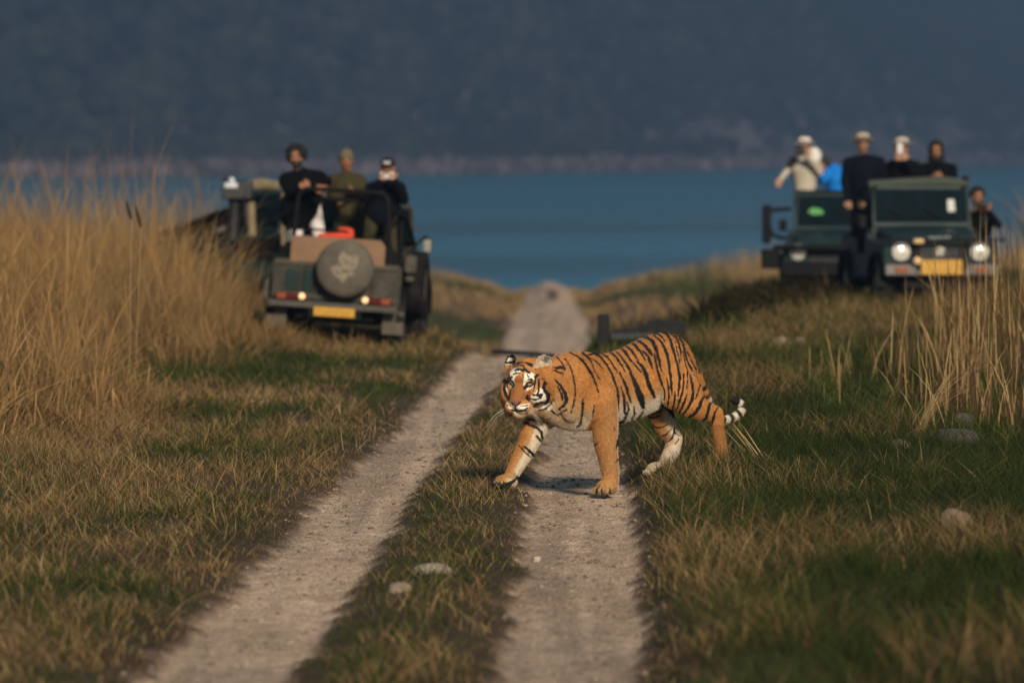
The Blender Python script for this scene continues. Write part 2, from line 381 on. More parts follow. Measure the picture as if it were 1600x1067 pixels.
# paler bare trees and scrub along the far shore, mist partly painted into their colour
n = 9000; x = rng.uniform(-500, 650, n); s = rng.random(n)**1.1*(150 + 420*sstep(-120, 260, x)); y = shore_y(x) + s; z = hill_z(x[:, None], y[:, None])[:, 0]
sz = rng.uniform(.8, 3.0, n); C2 = np.array([.20, .155, .155])*(.35 + .8*rng.random((n, 1)))*(1 - .6*sstep(.3, 1, s/(150 + 420*sstep(-120, 260, x))))[:, None]
a = blobs(np.c_[x, y, z + sz*.5], sz, C2, .4)
o = link_mesh('scrub', np_mesh('scrub', a[0], [a[1]], a[2]), None, MATS['far_leaves']); tag(o, 'pale bare scrub along the far lake shore', 'scrub', kind='stuff')
# haze
hb = MB().box((0, 2350, 172), (4300, 5100, 360)); hm = bpy.data.materials.new('haze_air'); hm.use_nodes = True; nt = hm.node_tree; nt.nodes.clear()
vp = nt.nodes.new('ShaderNodeVolumePrincipled'); vp.inputs['Color'].default_value = (.40, .64, .96, 1); vp.inputs['Density'].default_value = 0.00060; vp.inputs['Anisotropy'].default_value = 0.45
oo = nt.nodes.new('ShaderNodeOutputMaterial'); nt.links.new(vp.outputs[0], oo.inputs['Volume'])
o = hb.build('haze', hm, None, smooth=False); tag(o, 'thin blue haze over the lake and hills', 'haze', kind='stuff')
# ------------------------------------------------------------------ grass
def blades(x, y, z, h, w, lean, yaw, bend, C0, C1, seg=2):
    """curved tapering blades; arrays of n; C0 root colours, C1 tip colours"""
    n = len(x); dx, dy = np.cos(yaw), np.sin(yaw)
    tw = yaw + math.pi/2 + (rng.random(n) - .5)*1.6; wx, wy = np.cos(tw), np.sin(tw)
    VV = []; CC = []
    for k in range(seg+1):
        f = k/seg; o = lean*f*h + bend*(f**2.2)*h; zz = h*f*(1 - .35*np.clip(bend, 0, 1.5)*f)
        cx, cyy, cz = x + dx*o, y + dy*o, z + zz
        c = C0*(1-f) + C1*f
        if k < seg:
            ww = w*(1 - .55*f)*.5
            VV += [np.c_[cx - wx*ww, cyy - wy*ww, cz], np.c_[cx + wx*ww, cyy + wy*ww, cz]]; CC += [c, c]
        else: VV.append(np.c_[cx, cyy, cz]); CC.append(c)
    m = 2*seg + 1; VV = np.stack(VV, 1).reshape(-1, 3); CC = np.stack(CC, 1).reshape(-1, 3)
    b = np.arange(n)[:, None]*m; Q = [b + np.array([[2*k, 2*k+1, 2*k+3, 2*k+2]]) for k in range(seg-1)]
    T = b + np.array([[2*seg-2, 2*seg-1, 2*seg]])
    return VV, ([np.concatenate(Q)] if Q else []) + [T], CC
def leaf_mat(name, trans=.25):
    mm = mat(name, (.1, .1, .05), rough=.85, attr='col', spec=.06); nt = mm.node_tree; p = nt.nodes['Principled BSDF']
    out = [q for q in nt.nodes if q.type == 'OUTPUT_MATERIAL'][0]; at = [q for q in nt.nodes if q.type == 'ATTRIBUTE'][0]
    tr = nt.nodes.new('ShaderNodeBsdfTranslucent'); nt.links.new(at.outputs['Color'], tr.inputs['Color'])
    mx = nt.nodes.new('ShaderNodeMixShader'); mx.inputs[0].default_value = trans
    nt.links.new(p.outputs[0], mx.inputs[1]); nt.links.new(tr.outputs[0], mx.inputs[2]); nt.links.new(mx.outputs[0], out.inputs['Surface'])
    return mm
GM = leaf_mat('grass_blade')
GREEN, LGREEN = np.array([.034, .054, .012]), np.array([.092, .122, .026])
STRAW, PALE, BROWN = np.array([.43, .270, .110]), np.array([.62, .45, .22]), np.array([.125, .072, .033])
def mixc(a, b, t): return a*(1 - t) + b*t
def dryness(x, y):
    P = np.c_[x, y*.45]; n1 = fbm(P, .9, 101, 3); n2 = fbm(P, 3.2, 103, 2)
    rx = x - np.interp(y, RTy, RTx); lx = np.interp(y, LTy, LTx) - x
    base = np.where(lx > 0, .43 + .43*sstep(.9, 2.4, lx)*sstep(54, 36, y) - .12*sstep(42, 52, y)*sstep(2.4, .3, lx) + .25*sstep(.35, .05, lx - .3), .38)
    base = np.where(rx > 0, .20 + .27*sstep(.75, .25, rx) + .06*sstep(45, 60, y), base)
    return np.clip(base + (n1 - .5)*1.8 + (n2 - .5)*.9, 0, 1)
def scatter(y0, y1, dens, xm=.105, pad=.7):
    A = xm*(y1**2 - y0**2) + 2*pad*(y1 - y0); n = int(A*dens)
    y = np.sqrt(rng.random(n)*(y1**2 - y0**2) + y0**2); x = (rng.random(n)*2 - 1)*(xm*y + pad); return x, y
parts_ = []
for (y0, y1, dens, hs, ws) in ((21, 30, 1000, 1.15, 1.1), (30, 45, 1200, 1.05, 1.0), (45, 62, 520, 1.15, 1.6), (62, 92, 210, 1.5, 2.3)):
    x, y = scatter(y0, y1, dens)
    m, d = track_mask(x, y)
    dens_n = fbm(np.c_[x, y*.5], 1.6, 107, 2)
    ok = (d > -.03 + .10*rng.random(len(x))) & (rng.random(len(x)) < .25 + 1.3*dens_n + sstep(.1, .5, d)*.2)
    stray = (d <= 0) & (d > -.2) & (rng.random(len(x)) < .025); ok |= stray
    x, y, d = x[ok], y[ok], d[ok]; n = len(x)
    D = dryness(x, y); edge = sstep(0, .30, d)
    tuft = fbm(np.c_[x, y*.6], 3.6, 109, 2)
    h = (.030 + .055*rng.random(n)**1.3)*(.25 + 1.55*tuft)*(.45 + .75*edge)*hs*(1 + .55*sstep(.9, 2.4, np.interp(y, LTy, LTx) - x) + .75*sstep(.30, .55, x - np.interp(y, RTy, RTx)))
    dry = rng.random(n) < D*.95
    v = rng.random((n, 1))
    Cd = np.where(rng.random((n, 1)) < .42, mixc(BROWN, STRAW, v), mixc(STRAW, PALE, v*.7)); Cg = mixc(GREEN, LGREEN, v)
    C1 = np.where(dry[:, None], Cd, Cg)*(.6 + .65*rng.random((n, 1)))*(1 - .30*sstep(.45, 1.3, x - np.interp(y, RTy, RTx))*sstep(70, 50, y))[:, None]; C0 = mixc(C1, np.where(dry[:, None], BROWN*.8, GREEN*.6), .75)  # roots and right verge darkened: lit contrast and shade put into the colours
    h = np.where(dry, h*1.08, h)
    parts_.append((x, y, land_z(x, y) - .01, h, (.0026 + .0030*rng.random(n))*ws, .25 + 1.15*rng.random(n), rng.random(n)*6.283, rng.random(n)*.7, C0, C1))
# dry longer straws lying about
x, y = scatter(22, 60, 26); m, d = track_mask(x, y); ok = (d > .04) & (rng.random(len(x)) < dryness(x, y)*1.1); x, y = x[ok], y[ok]; n = len(x)
C1 = mixc(STRAW, PALE, rng.random((n, 1))); parts_.append((x, y, land_z(x, y), .07 + .13*rng.random(n), .003 + .003*rng.random(n), .5 + 1.1*rng.random(n), rng.random(n)*6.283, rng.random(n)*.8, C1*.6, C1))
cat_ = [np.concatenate(q) for q in zip(*parts_)]
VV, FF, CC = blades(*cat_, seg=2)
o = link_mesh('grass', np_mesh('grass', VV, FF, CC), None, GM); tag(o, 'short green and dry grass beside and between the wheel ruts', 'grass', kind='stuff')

def tall(name, label, x, y, h, w, lean, bend, yaw, C0, C1, seg=5):
    VV, FF, CC = blades(x, y, land_z(x, y) - .03, h, w, lean, yaw, bend, C0, C1, seg)
    return tag(link_mesh(name, np_mesh(name, VV, FF, CC), None, GM), label, 'grass', kind='stuff')
def clumped(n, x0, x1, y0, y1, per, spread):
    k = max(1, n//per); cx = rng.uniform(x0, x1, k); cyy = rng.uniform(y0, y1, k)
    i = rng.integers(0, k, n); return cx[i] + rng.normal(0, spread, n), cyy[i] + rng.normal(0, spread*1.4, n), i
# tall golden field on the left, in two banks
def left_edge(y): return np.interp(y, [37, 39, 41, 44, 46, 48, 50.5, 53, 56, 60, 64, 72, 84], [-5.2, -4.0, -3.35, -3.05, -3.0, -3.2, -3.95, -3.8, -3.0, -2.60, -2.95, -3.1, -3.2])
x, y, ci = clumped(23000, -9.0, -2.3, 38.5, 80, 36, .14)
ok = (x < left_edge(y) + .12*rng.normal(size=len(x))); x, y, ci = x[ok], y[ok], ci[ok]; n = len(x)
fr = sstep(-2.6, -4.4, x); tall_h = (.95 + .62*fr)*(.50 + .62*rng.random(n)**.7)
tall_h = np.where(rng.random(n) < .06, tall_h*1.3, tall_h)
edge_d = sstep(0, .6, left_edge(y) - x); tall_h *= (.6 + .65*((ci*.7548777) % 1.0))*(.5 + .5*edge_d)*(.62 + .38*sstep(41, 50, y))*(.72 + .5*fbm(np.c_[x, y*.5], .7, 151, 2))
cy_ = .5 + 2.4*fbm(np.c_[x, y*.5], .35, 153, 2) + .8*np.sin(ci*2.399); v = rng.random((n, 1)); cl = ((ci*.618) % 1.0)[:, None]
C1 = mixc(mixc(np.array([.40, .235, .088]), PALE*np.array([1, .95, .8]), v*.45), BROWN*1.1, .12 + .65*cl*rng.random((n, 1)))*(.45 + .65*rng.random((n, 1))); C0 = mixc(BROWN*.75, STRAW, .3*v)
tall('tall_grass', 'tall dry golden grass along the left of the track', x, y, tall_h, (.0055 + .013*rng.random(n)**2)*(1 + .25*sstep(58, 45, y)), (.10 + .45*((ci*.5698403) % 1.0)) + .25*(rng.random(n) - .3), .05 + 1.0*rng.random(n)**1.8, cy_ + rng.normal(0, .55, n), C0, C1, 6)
# fallen straw skirt at its foot
x, y, ci = clumped(14000, -6.5, -2.2, 36.5, 66, 60, .2); ok = (x < left_edge(y) + .35) & (x > left_edge(y) - 1.3); x, y = x[ok], y[ok]; n = len(x); v = rng.random((n, 1))
C1 = mixc(BROWN*1.2, STRAW*1.1, v); tall('straw', 'matted fallen straw at the foot of the tall golden grass', x, y, .12 + .30*rng.random(n), .005 + .004*rng.random(n), .4 + 1.2*rng.random(n), .3 + .9*rng.random(n), rng.random(n)*6.283, C1*.55, C1, 3)
# reeds on the right
x, y, ci = clumped(2400, 2.4, 6.6, 40.0, 52, 8, .10)
ok = x > 2.55 + .10*rng.normal(size=len(x)) + .10*np.maximum(46 - y, 0); x, y, ci = x[ok], y[ok], ci[ok]; n = len(x)
keepr = rng.random(n) < .22 + .9*sstep(2.7, 4.0, x); hh = np.where(keepr, 1, .02)*(.40 + .78*sstep(2.7, 4.3, x))*(.35 + 1.05*rng.random(n)**1.3); v = rng.random((n, 1))
C1 = mixc(STRAW, PALE*1.05, v); C1 = np.where(rng.random((n, 1)) < .62, BROWN*(.5 + .7*rng.random((n, 1))), C1); C0 = mixc(BROWN*.8, C1, .45)
tall('reeds', 'sparse dry reed stalks standing in the grass on the right', x, y, hh, .006 + .007*rng.random(n), .02 + .20*rng.random(n), .0 + .5*rng.random(n)**3, rng.random(n)*6.283, C0, C1, 5)
x, y, ci = clumped(9000, 2.3, 7.5, 38.5, 58, 50, .16); ok = x > 2.35 + .10*np.maximum(44 - y, 0); x, y = x[ok], y[ok]; n = len(x); v = rng.random((n, 1))
C1 = mixc(GREEN*1.1, LGREEN*1.2, v); tall('leafy_grass', 'longer green grass among the reed stalks', x, y, .10 + .20*rng.random(n), .005 + .005*rng.random(n), .15 + .45*rng.random(n), .1 + .7*rng.random(n), rng.random(n)*6.283, C1*.7, C1, 3)
# an arching golden bunch and the broken straws behind the tiger's hind foot
bx = G(1432, 690, .16); n = 34; x = bx.x + rng.normal(0, .05, n); y = bx.y + rng.normal(0, .1, n); C1 = mixc(STRAW*1.1, PALE*1.1, rng.random((n, 1)))
tall('straw_bunch', 'arching bunch of long golden straws among the reeds', x, y, .45 + .35*rng.random(n), .006 + .003*rng.random(n), .15 + .35*rng.random(n), .2 + .5*rng.random(n), rng.normal(-.1, .35, n), C1*.75, C1, 6)
bx = G(1187, 722, .16); n = 22; x = bx.x + rng.normal(0, .04, n); y = bx.y + rng.normal(0, .1, n); C1 = mixc(STRAW*1.1, PALE*1.1, rng.random((n, 1)))
tall('straw_tuft', 'small tuft of pale straws beside the tiger tail', x, y, .16 + .16*rng.random(n), .005 + .003*rng.random(n), .6 + .5*rng.random(n), .1*rng.random(n), rng.normal(3.1, .35, n), C1*.75, C1, 3)
# brown tall grass round the vehicles on the right, and the far terrace
x, y, ci = clumped(9000, 3.6, 9.5, 57, 79, 60, .25); ok = (x > 4.3 - .05*(y - 57)) ; x, y = x[ok], y[ok]; n = len(x); v = rng.random((n, 1))
C1 = mixc(BROWN*.8, STRAW*.9, v); C1 = np.where(rng.random((n, 1)) < .3, LGREEN*.7, C1)
tall('rough_grass', 'rough brown grass hiding the wheels of the vehicles on the right', x, y, (.18 + .38*rng.random(n))*(.6 + .5*sstep(4.2, 6.2, x)), .008 + .007*rng.random(n), .05 + .3*rng.random(n), .1 + .5*rng.random(n), rng.random(n)*6.283, C1*.6, C1, 3)
x = np.concatenate([rng.uniform(-26, 30, 46000), rng.normal(0, 1.8, 12000) + 1]); y = 92 + 118*rng.random(len(x))**.9; dxr = np.abs(x - FAR_C(y)); P = np.c_[x, y*.4]
rw = np.interp(y, [92, 135, 165, 190, 220], [1.3, 1.0, .82, .5, .4]); keep = (dxr > rw + .35*fbm(P, .5, 131)) & (np.abs(x) < .12*y + 3) & (fbm(P, .35, 133, 2) > .28 - .1*sstep(3, 7, dxr)); x, y, dxr = x[keep], y[keep], dxr[keep]; n = len(x); v = rng.random((n, 1))
hn = fbm(np.c_[x, y*.4], .45, 137, 2); hh = (.22 + 1.15*sstep(2.0, 7.5, dxr)*(.4 + .9*hn))*(.5 + .7*rng.random(n))
C1 = mixc(mixc(STRAW, PALE, v*.5), BROWN, rng.random((n, 1))*.6); gr = (fbm(np.c_[x, y*.4], .3, 139, 2) > .54)[:, None] & (dxr[:, None] < 5.5); C1 = np.where(gr, mixc(GREEN, LGREEN, v), C1)
tall('far_grass', 'golden grass on the lower terrace either side of the far road', x, y, hh, .018 + .02*rng.random(n), .03 + .2*rng.random(n), .1 + .4*rng.random(n), rng.random(n)*6.283, C1*.6, C1, 3)
# weeds coloured near black to paint the shade in the ditch right of the road
n = 5200; x = 1.2 + 3.2*rng.random(n)**1.2; y = 63.5 + 9*rng.random(n) + 4.0*np.maximum(x - 1.9, 0); v = rng.random((n, 1)); C1 = mixc(GREEN*.30, BROWN*.22, v)
tall('ditch_shade_weeds', 'weeds coloured near black for the shade in the ditch right of the road', x, y, .14 + .30*rng.random(n), .014 + .012*rng.random(n), .1 + .4*rng.random(n), .1 + .5*rng.random(n), rng.random(n)*6.283, C1*.6, C1, 3)

# gravel on the ruts
n = 15000; y = np.sqrt(rng.random(n)*(60**2 - 21**2) + 21**2); sd = rng.random(n) < .5
x = np.where(sd, np.interp(y, LTy, LTx), np.interp(y, RTy, RTx)) + rng.normal(0, .26, n); m, d = track_mask(x, y); ok = d < .06; x, y = x[ok], y[ok]; n = len(x)
sz = .0030 + .014*rng.random(n)**5; C2 = np.array([.30, .235, .175])*(.3 + .65*rng.random((n, 1)))
a = blobs(np.c_[x, y, land_z(x, y) + sz*.25], sz, C2, .25, 1, .6)
o = link_mesh('gravel', np_mesh('gravel', a[0], [a[1]], a[2]), None, mat('pebble', (.4, .35, .3), rough=.9, attr='col')); tag(o, 'loose gravel lying in the wheel ruts', 'gravel', kind='stuff')
# single stones
def stone(px, py, wpx, hpx, z, col, label, seed, flat=1.0):
    c = G(px, py, z); s = wpx/FPX*c.y; h = hpx/FPX*c.y
    Vi, Fi = ico(); P = Vi*1.0; nz = fbm(P + seed*7.3, 1.3, seed, 3)[:, None]; P = P*(.35 + 1.3*nz); P[:, 2] = np.clip(P[:, 2], -.5, .8); P[:, 0] += .25*P[:, 2]*math.sin(seed)
    P = P*np.array([s*.52, s*.45, h*.9]); bm = np_mesh('stone', P, [Fi]); o = link_mesh('stone', bm, None, mat('stone_%d' % seed, col, rough=.9, var=.35, vscale=14, bump=.5, bscale=30))
    su = o.modifiers.new('s', 'SUBSURF'); su.levels = su.render_levels = 2
    o.location = (c.x, c.y, float(land_z(np.array([c.x]), np.array([c.y]))[0]) + h*.18); o.rotation_euler[2] = seed; return tag(o, label, 'stone')
stone(676, 904, 80, 22, 0, (.27, .225, .165), 'broad pale flat stone in the grass strip between the ruts', 3)
stone(622, 932, 46, 18, 0, (.19, .15, .11), 'small brown stone left of the pale flat stone between the ruts', 5)
stone(1222, 560, 40, 26, .12, (.26, .18, .115), 'tan rounded rock in grass behind the tiger, larger of a pair', 8)
stone(1251, 556, 24, 20, .12, (.17, .13, .09), 'small brown rock touching the larger tan rock behind the tiger', 9)
stone(1490, 836, 62, 36, .16, (.17, .115, .08), 'brown domed rock half sunk in dark grass at lower right', 11)
stone(1402, 716, 46, 18, .16, (.09, .07, .052), 'low dark rock at the foot of the arching golden straws', 13)
stone(1490, 706, 90, 26, .17, (.07, .056, .044), 'wide dark rock lying among the reed stalks', 15)
stone(1505, 672, 44, 24, .17, (.09, .075, .062), 'small grey rock behind the wide dark rock in the reeds', 17)
stone(838, 872, 14, 10, -.03, (.33, .27, .2), 'small pale pebble at the inner edge of the nearer rut', 19)
# golden tufts in front of the rear-view jeep
n = 2600; px_ = rng.uniform(395, 600, n); dd_ = rng.uniform(59.5, 63.0, n); x = (px_ - 800)/FPX*dd_; y = dd_; v = rng.random((n, 1)); C1 = mixc(BROWN, STRAW, v)
tall('tufted_grass', 'short golden tufts in front of the rear view jeep', x, y, (.08 + .22*rng.random(n))*(.5 + .9*sstep(540, 410, px_)), .006 + .005*rng.random(n), .1 + .5*rng.random(n), .1 + .6*rng.random(n), rng.random(n)*6.283, C1*.55, C1, 3)
# culvert remains, and a slab added for a shadow strip, where the track drops away
CONC_AND_SHADE = mat('dark_concrete_and_shade', (.005, .005, .0055), rough=.9, var=.4, vscale=9, bump=.5)  # culvert concrete; its near black also stands in for shadow on the slab
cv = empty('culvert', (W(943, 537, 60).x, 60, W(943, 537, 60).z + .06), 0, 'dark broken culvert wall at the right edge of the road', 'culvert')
mb_ = MB(); mb_.box((0, 0, .08), (.125, .35, .34)); mb_.build('end_post', CONC_AND_SHADE, cv, bevel=.02)
mb_ = MB(); mb_.prism([(.0, -.1), (.86, -.1), (.84, .15), (.5, .20), (.26, .10), (.06, .08)], .30, lambda u, v, w: Vector((.06 + u, .1 + w, v))); mb_.build('parapet', CONC_AND_SHADE, cv, bevel=.02)
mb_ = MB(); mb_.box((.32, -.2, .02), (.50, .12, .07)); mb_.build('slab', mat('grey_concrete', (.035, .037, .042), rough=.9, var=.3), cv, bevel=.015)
p_ = G(815, 556, -.02); o = MB().prism([(-.26, -.10), (.24, -.16), (.27, .08), (.05, .20), (-.24, .12)], .04, lambda u, v, w: Vector((u, v*3, w))).build('shadow_slab', CONC_AND_SHADE, None, bevel=.015); o.location = (p_.x, p_.y, float(land_z(np.array([p_.x]), np.array([p_.y]))[0]) + .035); o.rotation_euler = (0, R(3), .3); tag(o, 'dark slab added for the shadow strip where the road drops away', 'slab')  # added slab, near black to stand in for a shadow strip
# a pair of dark seed spikes
rm = empty('reed_mace', (W(205, 340, 50).x, 50, float(land_z(np.array([-3.35]), np.array([50.0]))[0])), 0, 'pair of dark seed spikes rising above the tall golden grass', 'reed')
for (px_, py_, dx_, hh_) in ((197, 313, -.02, .17), (212, 322, .03, .19)):
    a = W(px_, py_, 50) - rm.location; b_ = a + Vector((.045, .02, -hh_)); MB().tube([(dx_, 0, 0), b_*.5 + Vector((dx_*.5, 0, 0)), b_, a*.3 + b_*.7], .004, 6).build('stalk', mat('dry_stalk', (.25, .17, .08), rough=.9), rm)
    MB().tube([b_, b_*.7 + a*.3, b_*.3 + a*.7, a], [.006, .017, .014, .004], 8).build('seed_head', mat('seed_head', (.035, .024, .014), rough=1, bump=.6, bscale=90), rm)

# straw bits trodden into the ruts
n = 5200; y = np.sqrt(rng.random(n)*(58**2 - 22**2) + 22**2); sd = rng.random(n) < .5; s_ = np.where(rng.random(n) < .5, -1, 1)
x = np.where(sd, np.interp(y, LTy, LTx) + s_*LHW(y), np.interp(y, RTy, RTx) + s_*RHW(y)) - s_*np.abs(rng.normal(0, .09, n)); m, d = track_mask(x, y); ok = d < .03; x, y = x[ok], y[ok]; n = len(x)
C1 = mixc(BROWN, STRAW, rng.random((n, 1)))*.8; tall('litter', 'bits of straw and leaf litter along the edges of the ruts', x, y, .012 + .02*rng.random(n), .003 + .004*rng.random(n), 1.5 + 2.5*rng.random(n), rng.random(n)*.5, rng.random(n)*6.283, C1, C1, 2)
# ------------------------------------------------------------------ tiger
PSI = R(30); T0 = Vector((160/FPX*37.3, 37.3, 0.0))          # walks to the photo's left and a little towards the camera
TF = Vector((-math.cos(PSI), -math.sin(PSI), 0)); TL = Vector((math.sin(PSI), -math.cos(PSI), 0))
def TP(px, py, l=0.0):
    """tiger-frame point (forward, left, up) on the plane a distance l left of the spine, seen at a photo pixel"""
    q = W(px, py, 1.0) - Vector((0, 0, CAM_H)); o = T0 + TL*l - Vector((0, 0, CAM_H)); n = TL
    t = o.dot(n)/q.dot(n); w = q*t - (T0 - Vector((0, 0, CAM_H)))
    return Vector((w.dot(TF), w.dot(TL), w.z))
tiger = empty('tiger', T0, math.atan2(TF.y, TF.x), 'orange striped tiger striding across the dirt track', 'tiger')
tb = MB()
bones = []                                                     # (name, a, b, ra, rb) used to colour the coat
def limb(name, pts, sx=.82):
    for (a, ra), (b, rb) in zip(pts, pts[1:]):
        tb.capsule(a, b, ra, rb, 16, sx, (0, 1, 0)); bones.append((name, Vector(a), Vector(b), ra, rb))
# trunk: (u, top, bottom, half width)
TR = [(.60, .76, .575, .07), (.56, .81, .52, .105), (.50, .86, .465, .138), (.42, .895, .425, .162), (.33, .915, .402, .178), (.22, .912, .402, .180), (.12, .895, .412, .176), (.02, .905, .436, .186),
      (-.08, .94, .455, .20), (-.18, .983, .478, .194), (-.27, 1.015, .51, .172), (-.35, 1.03, .55, .175), (-.43, 1.022, .60, .168), (-.50, .985, .65, .145), (-.54, .945, .69, .118), (-.57, .885, .73, .075)]
rg = []
for u, zt, zb, hw in TR:
    row = []
    for k in range(28):
        a = 2*math.pi*k/28; c, s = math.cos(a), math.sin(a)
        e = .88 if s > 0 else 1.0
        row.append(Vector((u, hw*math.copysign(abs(c)**e, c)*(1 - .14*max(s, 0)), (zt+zb)/2 + (zt-zb)/2*math.copysign(abs(s)**.95, s))))
    rg.append(row)
tb.rings(rg)
for u0, u1, z0, z1, w in ((.6, -.6, .72, .8, .2),): bones.append(('body', Vector((.55, 0, .66)), Vector((-.1, 0, .68)), .22, .22)); bones.append(('body', Vector((-.1, 0, .68)), Vector((-.5, 0, .80)), .24, .2))
M = Matrix.Rotation(R(-12), 3, 'Y')
for sd in (1, -1):
    tb.ell((.37, sd*.125, .685), (.13, .070, .215), M)                     # shoulder blade
    tb.ell((.25, sd*.115, .62), (.12, .085, .15))                          # upper arm mass
    tb.ell((-.385, sd*.112, .80), (.165, .080, .185), Matrix.Rotation(R(20), 3, 'Y'))   # hip
# neck
H0 = TP(821, 604, .015); bones.append(('neck', TP(868, 600, .02), H0, .185, .15))
tb.capsule(TP(884, 612, 0), TP(846, 606, .015), .19, .155, 20, .78, (0, 1, 0))
tb.capsule(TP(862, 622, 0), TP(838, 622, .02), .135, .115, 18, .9, (0, 1, 0))
tb.ell(TP(868, 634, -.03), (.13, .14, .115))                               # breast
# near fore leg (stands)
limb('nf', [(TP(940, 622, .135), .112), (TP(945, 655, .125), .092), (TP(946, 690, .11), .080), (TP(951, 718, .10), .066), (TP(954, 741, .095), .057), (TP(953, 757, .095), .060)], .86)
def paw(name, heel, toe, w, h, spread=1.0, drop=0.0):
    """four toes and a pad; heel and toe are points on the ground line"""
    heel, toe = Vector(heel), Vector(toe); f = (toe - heel); f.z = 0; L = f.length; f.normalize(); s = Vector((-f.y, f.x, 0))
    tb.ell((heel + toe)/2 + Vector((0, 0, h*.62)), (L*.50, w*.47, h*.62), Matrix(((f.x, s.x, 0), (f.y, s.y, 0), (0, 0, 1)))); bones.append((name, heel + Vector((0, 0, h*.5)), toe + Vector((0, 0, h*.4)), h*.6, h*.5))
    for k, (o, q) in enumerate(((-.36, .80), (-.13, 1.0), (.13, 1.0), (.36, .80))):
        a = heel + f*(L*.45) + s*(o*w*.9) + Vector((0, 0, h*.60)); b = heel + f*(L*q*1.02) + s*(o*w*1.08*spread) + Vector((0, 0, h*.34 - drop))
        tb.capsule(a, b, w*.135, w*.148, 10); bones.append((name, a, b, w*.14, w*.14))
    return f, s
g = TP(951, 772, .095); paw('nf', g + Vector((-.055, 0, 0)), g + Vector((.085, .012, 0)), .150, .080)
# far fore leg (reaches forward)
limb('ff', [(TP(862, 640, -.12), .105), (TP(842, 655, -.115), .088), (TP(833, 675, -.11), .078), (TP(820, 703, -.105), .067), (TP(804, 732, -.10), .050), (TP(797, 747, -.10), .046)], .86)
g = TP(799, 763, -.10); paw('ff', g + Vector((-.035, 0, .0)), g + Vector((.125, .01, .0)), .135, .076, 1.0)
# near hind leg (pushes off behind)
limb('nh', [(TP(1048, 575, .12), .150), (TP(1056, 610, .145), .128), (TP(1078, 630, .145), .092), (TP(1100, 641, .135), .066), (TP(1119, 646, .125), .050), (TP(1122, 672, .12), .044), (TP(1128, 705, .115), .043), (TP(1130, 722, .115), .045)], .72)
tb.capsule(TP(1064, 588, .10), TP(1092, 630, .12), .105, .058, 16, .7, (0, 1, 0)); bones.append(('nh', TP(1064, 588, .10), TP(1092, 630, .12), .105, .058))
g = TP(1130, 733, .115); paw('nh', g + Vector((-.03, 0, 0)), g + Vector((.12, .0, 0)), .125, .075)
# far hind leg (steps forward)
limb('fh', [(TP(1035, 590, -.11), .14), (TP(1030, 632, -.12), .105), (TP(1036, 655, -.115), .083), (TP(1044, 671, -.11), .070), (TP(1055, 685, -.105), .050), (TP(1050, 703, -.10), .053), (TP(1040, 722, -.10), .046), (TP(1036, 731, -.10), .045)], .78)
g = TP(1034, 743, -.10); paw('fh', g + Vector((-.04, 0, 0)), g + Vector((.11, 0, 0)), .125, .075)
# tail
tail = [TP(1070, 566, 0), TP(1087, 588, 0), TP(1098, 612, -.02), TP(1108, 634, -.06), TP(1117, 652, -.09), TP(1131, 656, -.11), TP(1145, 652, -.115), TP(1157, 643, -.115), TP(1160, 634, -.115), TP(1154, 628, -.115), TP(1145, 624.5, -.115)]
tr = [.045, .037, .032, .030, .027, .026, .0255, .025, .0245, .024, .019]
for k in range(len(tail)-1):
    tb.capsule(tail[k], tail[k+1], tr[k], tr[k+1], 12); bones.append(('tail', tail[k], tail[k+1], tr[k], tr[k+1]))
# head, in its own frame: x forward, y left, z up
hy, hp = R(20), R(9)
hf_w = Vector((-math.sin(hy)*math.cos(hp), -math.cos(hy)*math.cos(hp), -math.sin(hp)))
hl_w = Vector((0, 0, 1)).cross(hf_w).normalized(); hu_w = hf_w.cross(hl_w)
to_t = lambda v: Vector((v.dot(TF), v.dot(TL), v.z))
HM = Matrix((to_t(hf_w), to_t(hl_w), to_t(hu_w))).transposed()
HS = 1.11
HP = lambda x, y, z: H0 + HM @ (Vector((x, y, z))*HS)
def hell(c, r): tb.ell(HP(*c), [q*HS for q in r], HM, 18, 12)
hell((-.045, 0, .035), (.155, .118, .122))                     # skull
hell((.060, 0, .070), (.075, .085, .058))                      # brow
tb.capsule(HP(.070, 0, .030), HP(.168, 0, -.052), .062, .046, 16, 1.0)    # bridge of the nose
hell((.185, 0, -.062), (.034, .036, .030))
for sd in (1, -1):
    hell((.150, sd*.036, -.088), (.060, .042, .040))           # whisker pad
    hell((.020, sd*.086, -.030), (.095, .060, .085))           # cheek
    hell((.066, sd*.066, .006), (.048, .046, .034)); hell((.078, sd*.056, .062), (.034, .034, .022))            # cheekbone
    hell((-.045, sd*.118, -.055), (.050, .050, .105))          # ruff
    hell((-.030, sd*.100, -.125), (.060, .055, .060))          # lower ruff
hell((.128, 0, -.135), (.050, .042, .030))                     # chin
hell((.050, 0, -.115), (.105, .075, .052))                     # jaw
